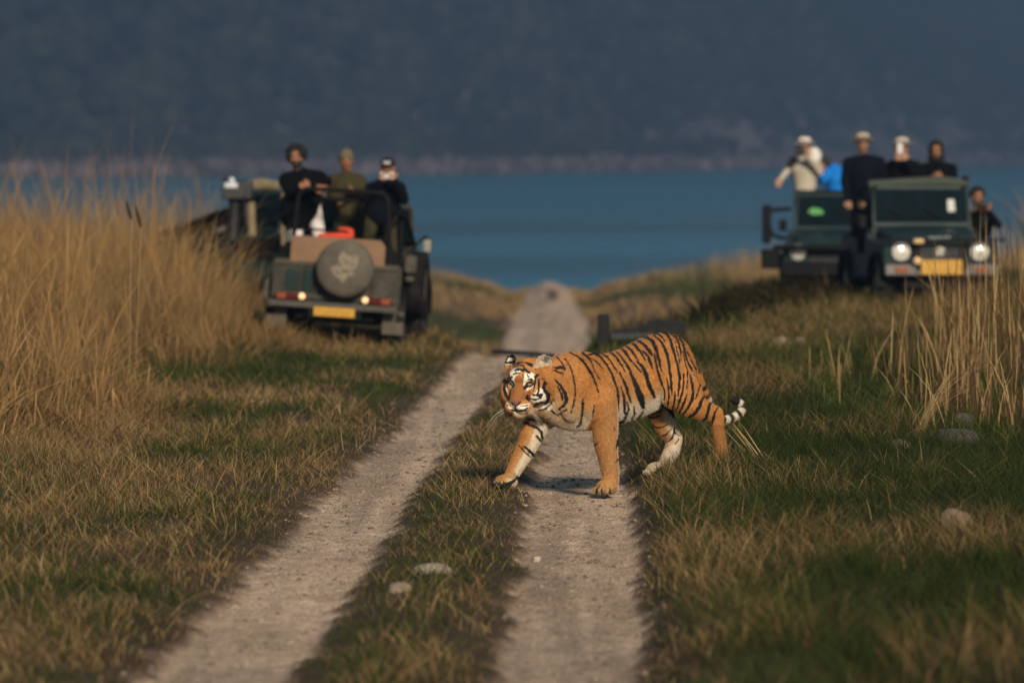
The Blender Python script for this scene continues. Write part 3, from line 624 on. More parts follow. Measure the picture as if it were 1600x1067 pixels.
def ear(sd):
    """a cupped dish with thickness"""
    n, mm, th = 9, 7, .010; A = []; B = []
    turn = Matrix.Rotation(R(24)*sd, 3, 'Z') @ Matrix.Rotation(R(-22)*sd, 3, 'X') @ Matrix.Rotation(R(-8), 3, 'Y'); base = Vector((-.035, sd*.100, .104))
    for i in range(n):
        for j in range(mm):
            a = -1 + 2*i/(n-1); b = j/(mm-1); wv = .052*math.sqrt(max(1e-4, 1 - (b*.97)**2.2))*(1.0 - .05*b) + .004
            y = a*wv; z = b*.080; x = -.030*(1 - a*a)*(1 - b*.35) - .012*b
            for lst, off in ((A, 0), (B, -th)): lst.append(HP(*(base + turn @ Vector((x + off, y, z)))))
    V_ = A + B; N = n*mm; F_ = []
    for i in range(n-1):
        for j in range(mm-1):
            q = (i*mm+j, (i+1)*mm+j, (i+1)*mm+j+1, i*mm+j+1); F_.append(q); F_.append(tuple(N + k for k in reversed(q)))
    bd = [i*mm for i in range(n)] + [(n-1)*mm + j for j in range(1, mm)] + [i*mm + mm-1 for i in range(n-2, -1, -1)] + [j for j in range(mm-2, 0, -1)]
    for k in range(len(bd)):
        a, b = bd[k], bd[(k+1) % len(bd)]; F_.append((a, b, N+b, N+a))
    tb.add(V_, F_); tb.capsule(HP(*(base + Vector((-.012, -.012*sd, -.02)))), HP(*(base + turn @ Vector((-.034, 0, .03)))), .030, .014, 10)
ear(1); ear(-1)
TME = union_mesh(tb, .0055, 7, .5)
TV = co_of(TME); TN = no_of(TME); nV = len(TV)

# ---- coat: every hair root gets the colour of the animal's own markings, plus one painted thigh shade
DEP = math.sin(PSI)*TV[:, 0] + math.cos(PSI)*TV[:, 1]
def flat_px(Vt):
    """the coat unrolled on one plane, in photo-scale units"""
    dep = math.sin(PSI)*Vt[:, 0] + math.cos(PSI)*Vt[:, 1]; lat = -math.cos(PSI)*Vt[:, 0] + math.sin(PSI)*Vt[:, 1]
    d = 37.3 - dep; sc = FPX/d
    return np.c_[800 + (T0.x + lat)*sc, HORIZON + (CAM_H - Vt[:, 2])*sc]
def bone_dist(bs):
    best = np.full(nV, 1e9); idx = np.zeros(nV, int)
    for i, (nm, a, b, ra, rb) in enumerate(bs):
        a = np.array(a); b = np.array(b); ab = b - a; t = np.clip(((TV - a) @ ab)/max(ab @ ab, 1e-9), 0, 1); rr = ra + (rb - ra)*t
        dd = np.linalg.norm(TV - a - t[:, None]*ab, axis=1) - rr; k = dd < best; best[k] = dd[k]; idx[k] = i
    return best, idx
_, bi = bone_dist(bones); reg = np.array([b[0] for b in bones])[bi]
hl = (TV - np.array(H0)) @ np.array(HM)/HS; hn = TN @ np.array(HM)                       # head-frame coordinates
is_head = (np.linalg.norm((hl - np.array([.05, 0, -.02]))/np.array([.235, .178, .215]), axis=1) < 1.0) | ((hl[:, 2] > .085) & (np.abs(hl[:, 1]) < .2) & (np.abs(hl[:, 0] + .03) < .1))
is_head &= hl[:, 0] > -.10
mirror = TV.copy(); far = (TV[:, 1] < 0) & ~is_head & np.isin(reg, ['body', 'neck', 'nf', 'nh'])
mirror[far, 1] *= -1
mirror[far, 0] += .02
PX = flat_px(mirror)
ORANGE, DEEP, WHITE, CREAM, BLACK = np.array([.395, .172, .046]), np.array([.25, .092, .023]), np.array([.64, .57, .45]), np.array([.44, .29, .14]), np.array([.010, .009, .009])
n1 = fbm(TV, 9, 201, 3); n2 = vnoise(TV, 90, 203); n3 = vnoise(TV*np.array([1, 1, .35]), 160, 205); n4 = vnoise(TV, 45, 207)
col = ORANGE*(.72 + .5*n1[:, None])*(1.0 + .22*sstep(.45, .62, fbm(TV, 3.1, 211, 2)))[:, None]; col = mixc(col, CREAM, (.30*sstep(.72, .5, TV[:, 2])*sstep(-.5, -.1, TV[:, 0])*sstep(.3, .1, TV[:, 0]))[:, None]); col = mixc(col, DEEP, (.35*sstep(.80, 1.02, TV[:, 2]))[:, None])
def blend(c, mask): 
    global col
    mask = np.clip(mask, 0, 1)[:, None]; col = col*(1 - mask) + np.asarray(c)*mask
ub = np.array([q[0] for q in TR])[::-1]; zb = np.interp(TV[:, 0], ub, np.array([q[2] for q in TR])[::-1])
trunk = np.isin(reg, ['body', 'neck']) & (TV[:, 0] > -.50)
belly = sstep(.165, .055, TV[:, 2] - zb + (n1 - .5)*.07 + .05*sstep(.15, .5, TV[:, 0])); blend(CREAM, np.where(trunk & ~is_head, sstep(.22, .10, TV[:, 2] - zb + (n1 - .5)*.06), 0)); blend(WHITE, np.where(trunk & ~is_head, belly*(1 - .55*sstep(.30, .50, TV[:, 0])), 0))
inner = np.where(np.isin(reg, ['ff', 'fh']), sstep(.10, .9, TN[:, 1]*.85 - TN[:, 0]*.5), np.where(np.isin(reg, ['nf', 'nh']), sstep(.0, .8, -TN[:, 1]), 0))
blend(CREAM, inner*.75*(TV[:, 2] < .62)); blend(WHITE, np.where(TV[:, 2] < .60, sstep(.6, 1.05, inner + (n1 - .5)*.3), 0)*.8)
hindlow = np.where(reg == 'fh', sstep(.36, .24, TV[:, 2]), 0); blend(WHITE*.9, hindlow*.7)
blend(WHITE*.85, np.where(reg == 'nf', sstep(-.45, -.9, TN[:, 0]), 0)*.8)      # pale back edge of the standing leg
blend(ORANGE*.62, np.where((reg == 'nh') & (TV[:, 2] < .42), .75, 0))
def stroke_mask(pts, sc, ox, oy, w, mask, soft=.35, P=None):
    """distance mask of a brush line with changing half width; pts in crop pixels of scale sc"""
    P = PX if P is None else P
    q = np.array(pts, float)/sc + np.array([ox, oy]); ww = np.interp(np.linspace(0, 1, len(q)), np.linspace(0, 1, len(w)), w)/sc if hasattr(w, '__len__') else np.full(len(q), w/sc)
    sel = np.where(mask & (P[:, 0] > q[:, 0].min() - 6) & (P[:, 0] < q[:, 0].max() + 6) & (P[:, 1] > q[:, 1].min() - 6) & (P[:, 1] < q[:, 1].max() + 6))[0]
    if not len(sel): return sel, None
    best = np.full(len(sel), 9.0); S = P[sel]
    for k in range(len(q)-1):
        ab = q[k+1] - q[k]; tt = np.clip(((S - q[k]) @ ab)/max(ab @ ab, 1e-9), 0, 1); dd = np.linalg.norm(S - q[k] - tt[:, None]*ab, axis=1) - (ww[k] + (ww[k+1]-ww[k])*tt)
        best = np.minimum(best, dd)
    return sel, best
def stroke(pts, w, c=BLACK, crop='A', mask=None, amt=1.0, soft=.55, grow=1.0):
    sc, ox, oy = CROPS[crop]; mask = np.ones(nV, bool) if mask is None else mask
    w = np.asarray(w, float)*grow if hasattr(w, '__len__') else w*grow
    sel, b = stroke_mask(pts, sc, ox, oy, w, mask)
    if b is None: return
    b = b + (n3[sel] - .5)*1.5 + (n4[sel] - .5)*.9; m = sstep(soft, -soft*.3, b)*amt; col[sel] = col[sel]*(1 - m[:, None]) + np.asarray(c)*m[:, None]
def patch(poly, c, crop='C', mask=None, amt=1.0, soft=.8):
    sc, ox, oy = CROPS[crop]; q = np.array(poly, float)/sc + np.array([ox, oy]); mask = np.ones(nV, bool) if mask is None else mask
    sel = np.where(mask & (PX[:, 0] > q[:, 0].min() - 3) & (PX[:, 0] < q[:, 0].max() + 3) & (PX[:, 1] > q[:, 1].min() - 3) & (PX[:, 1] < q[:, 1].max() + 3))[0]
    if not len(sel): return
    S = PX[sel]; ins = np.zeros(len(sel), bool); dist = np.full(len(sel), 9.0)
    for k in range(len(q)):
        a, b = q[k], q[(k+1) % len(q)]; ab = b - a; t = np.clip(((S - a) @ ab)/max(ab @ ab, 1e-9), 0, 1); dist = np.minimum(dist, np.linalg.norm(S - a - t[:, None]*ab, axis=1))
        cr = ((a[1] > S[:, 1]) != (b[1] > S[:, 1])); xx = a[0] + (S[:, 1] - a[1])*(b[0] - a[0])/(b[1] - a[1] + 1e-9); ins ^= cr & (S[:, 0] < xx)
    sd = np.where(ins, -dist, dist) + (n3[sel] - .5)*.8; m = sstep(soft, -soft, sd)*amt; col[sel] = col[sel]*(1 - m[:, None]) + np.asarray(c)*m[:, None]
CROPS = {'A': (6.275, 900, 510), 'B': (6.275, 1000, 510), 'C': (9.7, 780, 550), 'D': (7.625, 755, 640), 'E': (8.206, 1000, 610), 'N': (6.277, 750, 530), 'F': (7.11, 900, 640)}
flank = np.isin(reg, ['body', 'neck', 'nh']) & ~is_head
for pts, w in (([(0, 285), (60, 330), (120, 420), (165, 500), (200, 580), (220, 645)], [5, 6, 7, 6, 5, 3]), ([(60, 260), (110, 295), (150, 350), (175, 420), (205, 480), (235, 520)], [7, 8, 7, 5, 4, 3]),
    ([(150, 310), (200, 345), (240, 390), (262, 415)], [3, 4, 2]), ([(120, 275), (180, 268), (240, 300), (300, 380), (350, 460), (385, 560), (410, 650), (410, 740), (400, 830), (395, 930)], [5, 7, 7, 7, 8, 8, 9, 9, 10, 12]),
    ([(245, 270), (300, 295), (350, 360), (390, 420), (410, 465)], [4, 6, 6, 5, 3]), ([(205, 245), (270, 235), (330, 250), (390, 300), (440, 370), (480, 445)], [5, 7, 7, 7, 6, 3]),
    ([(430, 455), (470, 540), (500, 610), (515, 680), (540, 745)], [5, 8, 9, 8, 4]), ([(445, 595), (465, 670), (475, 740), (475, 850)], [3, 7, 10, 6]), ([(500, 745), (515, 800), (500, 860), (460, 915), (410, 945)], [4, 6, 6, 8, 10]),
    ([(370, 230), (420, 270), (480, 350), (525, 420), (550, 490), (585, 570), (615, 650), (640, 720), (655, 790)], [3, 5, 7, 9, 11, 16, 22, 24, 14]), ([(375, 200), (430, 205), (480, 250), (520, 310), (560, 360), (600, 400), (635, 445)], [5, 9, 9, 7, 6, 6, 4]),
    ([(430, 185), (490, 195), (540, 230), (575, 280), (610, 335)], [3, 6, 7, 8, 4]), ([(500, 145), (555, 165), (600, 210), (640, 260), (680, 330)], [6, 9, 9, 8, 4]), ([(585, 135), (640, 160), (690, 210), (745, 285)], [6, 8, 8, 6]),
    ([(595, 345), (645, 385), (675, 440), (700, 520), (720, 590), (750, 640)], [5, 11, 14, 13, 12, 10]), ([(655, 240), (700, 290), (725, 350), (740, 400)], [5, 8, 8, 4]), ([(630, 95), (690, 105), (750, 140)], [6, 9, 9]),
    ([(65, 705), (62, 800), (52, 900), (30, 960), (0, 990)], [5, 7, 8, 8, 5]), ([(178, 780), (165, 880), (155, 960), (125, 1035)], [4, 6, 9, 9]), ([(565, 780), (570, 850), (540, 900)], [4, 6, 5]), ([(655, 820), (620, 870), (570, 920)], [5, 7, 7])):
    stroke(pts, w, BLACK, 'A', flank, grow=1.45)
for pts, w in (([(0, 100), (70, 110), (125, 150), (155, 220), (180, 300), (195, 370), (210, 440)], [7, 10, 11, 11, 10, 8, 4]), ([(0, 150), (50, 185), (100, 240), (125, 290)], [6, 8, 7, 3]), ([(0, 240), (25, 280), (50, 330)], [5, 5, 3]),
    ([(40, 250), (80, 300), (105, 360), (120, 410)], [5, 8, 7, 3]), ([(0, 370), (40, 420), (65, 490), (85, 560), (110, 630), (140, 690)], [6, 12, 13, 14, 13, 10]), ([(140, 270), (155, 360), (180, 460), (205, 550), (235, 610), (245, 670), (235, 720)], [5, 8, 9, 8, 6, 5, 3]),
    ([(130, 85), (190, 130), (240, 200), (270, 280), (285, 380), (300, 480), (310, 580), (315, 660)], [4, 7, 9, 10, 9, 8, 8, 4]), ([(120, 68), (180, 75), (220, 110), (245, 150)], [6, 7, 6, 3]),
    ([(205, 55), (265, 80), (305, 150), (325, 230), (350, 310), (375, 400), (390, 500), (385, 600), (375, 680)], [4, 8, 9, 9, 7, 7, 8, 7, 4]), ([(300, 75), (350, 110), (385, 180), (400, 250), (405, 330)], [5, 7, 6, 5, 3]), ([(345, 150), (365, 240), (385, 320), (390, 370)], [3, 4, 3]),
    ([(375, 110), (420, 170), (440, 250), (460, 330), (500, 410), (530, 480)], [4, 7, 6, 5, 5, 3]), ([(420, 240), (440, 340), (465, 430), (465, 520), (460, 610)], [3, 4, 4, 4, 3]), ([(265, 510), (280, 600), (285, 680), (275, 770)], [4, 6, 6, 4]),
    ([(430, 465), (430, 560), (415, 650), (390, 730), (355, 820)], [4, 6, 6, 7, 4]), ([(345, 640), (340, 720), (325, 810)], [4, 6, 6]), ([(465, 650), (440, 730), (410, 800), (375, 860)], [3, 6, 8, 6]),
    ([(490, 470), (510, 550), (520, 640), (510, 720), (470, 800), (420, 860)], [4, 6, 8, 10, 8, 5]), ([(410, 115), (470, 170), (510, 250), (545, 330), (565, 400), (580, 470)], [5, 7, 6, 5, 5, 4]), ([(460, 250), (500, 330), (545, 420), (560, 490)], [3, 4, 3]),
    ([(640, 670), (605, 720), (590, 780), (540, 850), (470, 895)], [6, 9, 11, 10, 7]), ([(690, 740), (670, 830), (650, 900), (580, 940)], [8, 10, 8, 5]), ([(590, 570), (570, 640), (545, 710)], [4, 5, 3]), ([(745, 820), (725, 900), (705, 970)], [4, 4, 4]), ([(490, 150), (540, 240), (570, 330), (585, 390)], [3, 4, 3])):
    stroke(pts, w, BLACK, 'B', flank, grow=1.45)
neck = np.isin(reg, ['body', 'neck']) & ~is_head
for pts, w in (([(830, 190), (880, 260), (910, 350), (930, 450), (935, 540), (915, 650), (890, 720)], [4, 5, 5, 5, 5, 6, 4]), ([(870, 125), (960, 170), (1040, 250), (1100, 350), (1135, 430), (1160, 520)], [5, 6, 6, 5, 3]), ([(740, 400), (790, 460), (840, 540), (850, 600), (820, 650), (770, 690)], [5, 8, 12, 12, 10, 6]),
    ([(760, 460), (800, 540), (810, 600)], [6, 7, 4]), ([(720, 290), (800, 275), (830, 290)], [12, 8, 8]), ([(720, 150), (780, 200), (820, 260)], [4, 5, 4]), ([(700, 280), (760, 320), (820, 340)], [6, 6, 4]), ([(520, 190), (600, 155), (700, 150)], [6, 7, 5]), ([(690, 700), (760, 740), (850, 690)], [7, 6, 6])):
    stroke(pts, w, BLACK, 'N', neck, grow=1.45)
hk = reg == 'nh'
stroke([(1000, 220), (960, 270), (935, 350), (925, 430)], [8, 7, 6, 4], BLACK, 'E', hk)
fh = reg == 'fh'
for pts, w in (([(90, 330), (170, 352), (260, 320)], [8, 9, 7]), ([(120, 300), (180, 300), (280, 265)], [7, 8, 6]), ([(145, 440), (220, 475), (300, 470), (355, 435)], [7, 10, 9, 5]), ([(215, 568), (245, 570)], [9, 7]), ([(180, 505), (200, 512)], [8, 6]), ([(265, 590), (340, 565), (400, 495)], [8, 9, 6]),
    ([(365, 655), (420, 600), (440, 520), (450, 460)], [5, 9, 10, 6]), ([(450, 530), (480, 570), (515, 578)], [9, 8, 5]), ([(460, 680), (500, 620)], [7, 8]), ([(330, 735), (360, 700)], [5, 5])): stroke(pts, w, BLACK, 'E', fh)
stroke([(190, 180), (260, 165), (340, 215), (400, 280), (430, 335)], [14, 22, 26, 24, 14], BLACK, 'E', fh | ((reg == 'body') & (TV[:, 1] < .1)))  # shade on the inner thigh, painted black into the coat
ff = (reg == 'ff')
for pts, w in (([(475, 140), (560, 185), (640, 215), (690, 260), (705, 350)], [9, 14, 14, 13, 7]), ([(640, 320), (680, 365), (705, 395)], [11, 9, 6]), ([(490, 440), (540, 480), (590, 530), (610, 570)], [10, 14, 15, 9]), ([(435, 430), (490, 500), (560, 560)], [4, 7, 5]), ([(590, 90), (680, 130), (780, 165)], [9, 7, 6])): stroke(pts, w, BLACK, 'D', ff | (reg == 'neck') | (reg == 'body'), grow=1.35)
stroke([(95, 890), (180, 895), (280, 900), (350, 860), (410, 800)], [46, 42, 30, 20, 14], BLACK, 'D', ff)
for p_ in ((120, 840), (165, 835), (210, 850)): stroke([p_, (p_[0]+12, p_[1]+22)], 9, CREAM*.8, 'D', ff)
patch([(300, 760), (360, 740), (400, 780), (370, 830), (320, 830)], CREAM*.8, 'D', ff)
nf = reg == 'nf'
for pts in ([(460, 335), (447, 430)], [(478, 540), (435, 590)], [(210, 390), (250, 365)], [(425, 200), (432, 230)]): stroke(pts, [7, 4], BLACK, 'F', nf)
for p_ in ((262, 905), (330, 900), (420, 895)): patch([(p_[0]-30, p_[1]+35), (p_[0]-26, p_[1]-25), (p_[0]+24, p_[1]-30), (p_[0]+32, p_[1]+35)], CREAM*.75, 'F', nf)
for pts in ([(238, 940), (232, 890), (270, 850)], [(290, 940), (285, 890), (300, 862)], [(378, 935), (376, 880)], [(490, 925), (508, 885)], [(240, 945), (330, 948), (430, 942), (500, 930)]): stroke(pts, [9, 7, 4] if len(pts) == 3 else 8, BLACK, 'F', nf)
# tail bands
tl = reg == 'tail'; tb_i = np.array([i for i, b in enumerate(bones) if b[0] == 'tail']); ts = np.zeros(nV)
a0 = 0
for i in tb_i:
    nm, a, b, ra, rb = bones[i]; a, b = np.array(a), np.array(b); L = np.linalg.norm(b - a); k = bi == i
    ts[k] = a0 + L*np.clip(((TV[k] - a) @ (b - a))/L**2, 0, 1); a0 += L
blend(WHITE*.9, np.where(tl, sstep(.28, .36, ts), 0)); blend(BLACK, np.where(tl, sstep(-.1, .45, np.sin(ts*2*math.pi/.068) + .25*np.sin(ts*61) + (n2 - .5)*.5), 0)*.97); blend(BLACK, np.where(tl & (ts > a0 - .048), 1, 0))
# face
hd = is_head
face = hd & (hn[:, 0] > -.35)
blend(CREAM, np.where(hd & (hl[:, 2] < -.05), sstep(-.08, -.15, hl[:, 2]), 0))
patch([(235, 400), (300, 350), (360, 400), (380, 560), (420, 700), (330, 760), (180, 740), (150, 640), (215, 540)], DEEP*.95, mask=face, amt=.85, soft=2)
for poly in ([(165, 330), (180, 280), (240, 245), (340, 262), (300, 330), (240, 370), (222, 440), (168, 430)], [(385, 320), (440, 290), (520, 320), (570, 380), (545, 445), (470, 430), (420, 470), (388, 540), (366, 490), (370, 400)], [(405, 575), (440, 530), (510, 490), (535, 510), (480, 550), (430, 590)],
    [(465, 690), (500, 640), (560, 610), (600, 560), (650, 540), (690, 620), (720, 720), (640, 760), (560, 790), (455, 770)], [(560, 600), (575, 560), (595, 580), (580, 620)], [(108, 760), (180, 800), (240, 838), (330, 798), (462, 775), (470, 810), (400, 862), (320, 890), (240, 872), (150, 862)],
    [(190, 905), (280, 885), (400, 900), (395, 955), (270, 945)], [(150, 440), (165, 515), (185, 555), (215, 530), (236, 470), (225, 430)], [(540, 840), (700, 800), (800, 740), (860, 800), (880, 880), (700, 890), (560, 880)], [(90, 540), (110, 600), (140, 620), (120, 540)]): patch(poly, np.array([.76, .70, .58]), mask=face)
for pts, w in (([(245, 280), (290, 265), (350, 270)], [10, 13, 9]), ([(380, 255), (420, 290), (455, 312)], [11, 14, 12]), ([(225, 337), (260, 320), (300, 320)], [8, 10, 9]), ([(420, 340), (447, 382)], [8, 6]), ([(165, 390), (190, 380)], [12, 12]), ([(440, 420), (500, 418), (502, 436)], [7, 11, 9]), ([(360, 340), (364, 405)], [6, 4]),
    ([(388, 548), (400, 500), (430, 462), (480, 458), (522, 482)], [13, 11, 9, 9, 7]), ([(385, 545), (412, 530)], [16, 12]), ([(420, 525), (455, 525), (490, 512), (515, 490)], [8, 7, 6, 5]), ([(150, 440), (175, 428), (205, 448), (217, 490), (206, 535)], [8, 9, 9, 9, 8]), ([(160, 470), (185, 505), (205, 510)], [6, 6, 6]),
    ([(548, 395), (542, 470), (532, 530), (520, 600)], [9, 10, 8, 6]), ([(597, 415), (602, 500), (600, 580), (588, 630)], [10, 13, 11, 7]), ([(550, 380), (582, 350)], [15, 14]), ([(510, 650), (560, 655), (640, 645), (622, 692), (600, 672)], [9, 12, 12, 13, 9]), ([(470, 705), (540, 725), (600, 710)], [7, 9, 6]), ([(550, 785), (640, 765), (705, 770)], [9, 14, 12]),
    ([(690, 460), (670, 540), (700, 590), (730, 640), (740, 700), (715, 760)], [14, 19, 18, 19, 18, 14]), ([(520, 825), (600, 785)], [9, 10]), ([(220, 190), (300, 165), (400, 160), (500, 185)], [5, 7, 7, 6]), ([(230, 222), (300, 197), (380, 207)], [6, 7, 6]), ([(420, 180), (480, 212), (550, 262)], [6, 7, 6]), ([(380, 235), (368, 290)], [8, 8]),
    ([(90, 335), (82, 450), (76, 550), (98, 650), (122, 692)], [10, 13, 14, 15, 10]), ([(132, 390), (120, 480), (128, 560)], [7, 8, 5]), ([(150, 340), (148, 405)], [9, 7]), ([(243, 828), (246, 868), (300, 888), (380, 876), (425, 850)], [5, 6, 7, 7, 5]), ([(190, 884), (270, 896), (400, 886)], [6, 8, 8]), ([(330, 815), (400, 815), (445, 800)], [3, 4, 3]), ([(120, 800), (170, 822)], [4, 4]), ([(600, 880), (700, 860), (780, 780), (820, 700)], [8, 10, 8, 6]), ([(655, 400), (670, 408)], [8, 8])): stroke(pts, w, BLACK, 'C', face, grow=1.45)
patch([(172, 745), (205, 722), (250, 718), (300, 728), (336, 748), (302, 788), (250, 822), (197, 787)], (.20, .085, .055), mask=face, soft=.5)
stroke([(182, 765), (210, 795), (248, 820), (300, 790), (334, 752)], 6, BLACK, 'C', face); stroke([(212, 770), (228, 782)], 7, BLACK, 'C', face); stroke([(280, 782), (300, 768)], 7, BLACK, 'C', face)
# ears
ear_l = hd & (hl[:, 2] > .112) & (hl[:, 1] > .062); ear_r = hd & (hl[:, 2] > .112) & (hl[:, 1] < -.062)
for e_, sd in ((ear_l, 1), (ear_r, -1)):
    back = e_ & (hn[:, 0] < -.1)
    blend(BLACK, np.where(back, 1, 0)); blend(WHITE, np.where(back & (np.abs(hl[:, 2] - .172) < .018) & (np.abs(hl[:, 1] - sd*.115) < .028), 1, 0))
    frt = e_ & (hn[:, 0] >= -.1); blend(np.array([.46, .40, .31]), np.where(frt, .85, 0)); blend(np.array([.05, .042, .035]), np.where(frt, sstep(1.0, .25, np.hypot((hl[:, 1] - sd*.112)/.030, (hl[:, 2] - .148)/.030) + (n2 - .5)*.9), 0)*.8)
    rim = e_ & (hl[:, 2] > .180); blend(BLACK, np.where(rim, .8, 0))
blend(BLACK, np.where(ear_r & (hl[:, 2] > .122), 1, 0)); patch([(110, 135), (140, 88), (200, 80), (245, 112), (190, 132), (125, 148)], WHITE, mask=ear_r, soft=.5)
col = np.clip(col*(.84 + .32*n2[:, None]), .004, .9)
set_col(TME, col)
fur_m = mat('tiger_coat', (.5, .2, .05), rough=.72, attr='col', spec=.25, sheen=.12, bump=.25, bscale=260)
body = link_mesh('body', TME, tiger, fur_m)
# short fur standing off the skin
area_w = np.ones(nV); pick = rng.integers(0, nV, 230000); pick = pick[~(hd[pick] & (hl[pick, 0] > .07)) | (rng.random(len(pick)) < .25)]
Lh = .0085 + .0065*rng.random(len(pick)); tr_ = trunk[pick] & ~hd[pick]
Lh = np.where(tr_ & (TV[pick, 2] - zb[pick] < .08), Lh*1.25, Lh); rf = hd[pick] & (np.abs(hl[pick, 1]) > .10) & (hl[pick, 2] < .03); Lh = np.where(rf, Lh*1.6, Lh); Lh = np.where(hd[pick] & (hl[pick, 0] > .03), Lh*.35, Lh)
Lh = np.where(np.isin(reg[pick], ['nf', 'ff', 'nh', 'fh']), Lh*.75, Lh); Lh = np.where((ear_l | ear_r)[pick], Lh*.6, Lh)
flow = np.where(np.isin(reg[pick], ['nf', 'ff', 'nh', 'fh'])[:, None], np.array([[0, 0, -1.0]]), np.array([[-.9, 0, -.55]]))
flow = np.where(hd[pick][:, None], (np.array([[-.5, 0, 0]]) + np.c_[np.zeros(len(pick)), np.sign(hl[pick, 1])*.6, -np.ones(len(pick))*.5]) @ np.array(HM).T, flow)
dirn = TN[pick]*.52 + flow*.9 + rng.normal(0, .14, (len(pick), 3)); dirn /= np.linalg.norm(dirn, axis=1)[:, None]
side = np.cross(dirn, rng.normal(size=(len(pick), 3))); side /= np.linalg.norm(side, axis=1)[:, None]
rt = TV[pick] + rng.normal(0, .0015, (len(pick), 3)); w_ = .0009
FV = np.stack([rt - side*w_, rt + side*w_, rt + dirn*Lh[:, None]], 1).reshape(-1, 3); fc = np.repeat(col[pick]*(.62 + .75*rng.random((len(pick), 1))), 3, 0)
o = link_mesh('fur', np_mesh('fur', FV, [np.arange(len(FV)).reshape(-1, 3)], fc), tiger, mat('tiger_fur', (.5, .2, .05), rough=.8, attr='col', spec=.15)); o['kind'] = 'stuff'
# eyes and whiskers
for sd, q in ((1, (445, 486)), (-1, (192, 470))):
    e = TP(CROPS['C'][1] + q[0]/9.7, CROPS['C'][2] + q[1]/9.7, 0); loc = HM.transposed() @ (e - H0)
    view = (HM.transposed() @ to_t(Vector((0, 1, 0)))); t_ = (.103*HS - loc.x)/view.x; loc = loc + view*t_
    loc = loc/HS; c = HP(loc.x, loc.y, loc.z); mb = MB(); mb.ell(c, (.0125, .0130, .0105), HM); eo = mb.build('eye', mat('tiger_eye', (.20, .11, .05), rough=.15), tiger)
    mp_ = MB(); mp_.ell(HP(loc.x + .0095, loc.y, loc.z), (.0042, .0042, .0046), HM); mp_.build('pupil', mat('tiger_pupil', (.01, .01, .01), rough=.1), eo)
for sd in (1, -1):
    for k in range(9):
        a = HP(.165 - .010*(k % 3), sd*(.052 + .006*(k//3)), -.085 - .012*(k//3)); L = .13 + .06*random.random()
        b = a + HM @ Vector((.02 + .05*random.random(), sd*L*.75, -L*(.45 + .35*random.random()))); mid = (a + b)/2 + HM @ Vector((.02, sd*.01, .012))
        MB().tube([a, mid, b], [.0006, .0005, .0002], 4).build('whisker', mat('whisker', (.5, .46, .40), rough=.5), tiger)
# ------------------------------------------------------------------ open safari jeeps
GREENP = mat('jeep_green', (.004, .021, .022), rough=.42, var=.25, vscale=5, spec=.25, dust=.16)
OLIVEP = mat('jeep_olive', (.014, .016, .012), rough=.6, var=.4, vscale=6, spec=.3, dust=.5)
DARKP = mat('black_paint', (.003, .0032, .0035), rough=.6, var=.2, vscale=9, spec=.15)
RUBBER = mat('rubber', (.0045, .0045, .005), spec=.12, rough=.85, bump=.5, bscale=60, var=.3, vscale=20, dust=.18)
STEEL = mat('grey_steel', (.22, .22, .21), rough=.45, metal=.6, var=.3)
CHROME = mat('pale_metal', (.55, .55, .52), rough=.3, metal=.9, var=.2)
SEATM = mat('seat_cover', (.006, .0065, .007), spec=.12, rough=.8, var=.3)
LAMPG = mat('lamp_glass', (.85, .82, .72), rough=.08, metal=.35, var=.35, vscale=30)
AMBER = mat('amber_lens', (.22, .055, .015), rough=.35); REDL = mat('red_lens', (.07, .006, .005), rough=.3)
PLATE = mat('plate_yellow', (.50, .27, .025), rough=.6, var=.15, vscale=30); INK = mat('plate_ink', (.16, .09, .02), rough=.6)
KHAKI = mat('khaki_canvas', (.20, .155, .085), rough=.95, var=.3, vscale=12, bump=.4, bscale=40)
CANVAS = mat('green_canvas', (.045, .055, .042), rough=.95, var=.35, vscale=10, bump=.5, bscale=30)
BOARD = mat('brown_board', (.185, .105, .056), rough=.75, var=.25, vscale=4)
def glass_mat():
    m = bpy.data.materials.new('windscreen_glass'); m.use_nodes = True; nt = m.node_tree; p = nt.nodes['Principled BSDF']; out = [q for q in nt.nodes if q.type == 'OUTPUT_MATERIAL'][0]
    p.inputs['Base Color'].default_value = (.008, .018, .020, 1); p.inputs['Roughness'].default_value = .05; p.inputs['Specular IOR Level'].default_value = .4
    tr = nt.nodes.new('ShaderNodeBsdfTransparent'); tr.inputs['Color'].default_value = (.22, .30, .31, 1); mx = nt.nodes.new('ShaderNodeMixShader'); mx.inputs[0].default_value = .40
    nt.links.new(p.outputs[0], mx.inputs[2]); nt.links.new(tr.outputs[0], mx.inputs[1]); nt.links.new(mx.outputs[0], out.inputs['Surface']); return m
GLASS = glass_mat()
def text_mesh(name, txt, size, material, parent, M4, squash=1.0):
    cu = bpy.data.curves.new(name, 'FONT'); cu.body = txt; cu.size = size; cu.align_x = 'CENTER'; cu.align_y = 'CENTER'; cu.extrude = .002
    to = bpy.data.objects.new('tmp', cu); COL.objects.link(to); dg = bpy.context.evaluated_depsgraph_get(); me = bpy.data.meshes.new_from_object(to.evaluated_get(dg)); bpy.data.objects.remove(to)
    o = link_mesh(name, me, parent, material, False); o.matrix_local = M4; o['kind'] = 'stuff'; return o
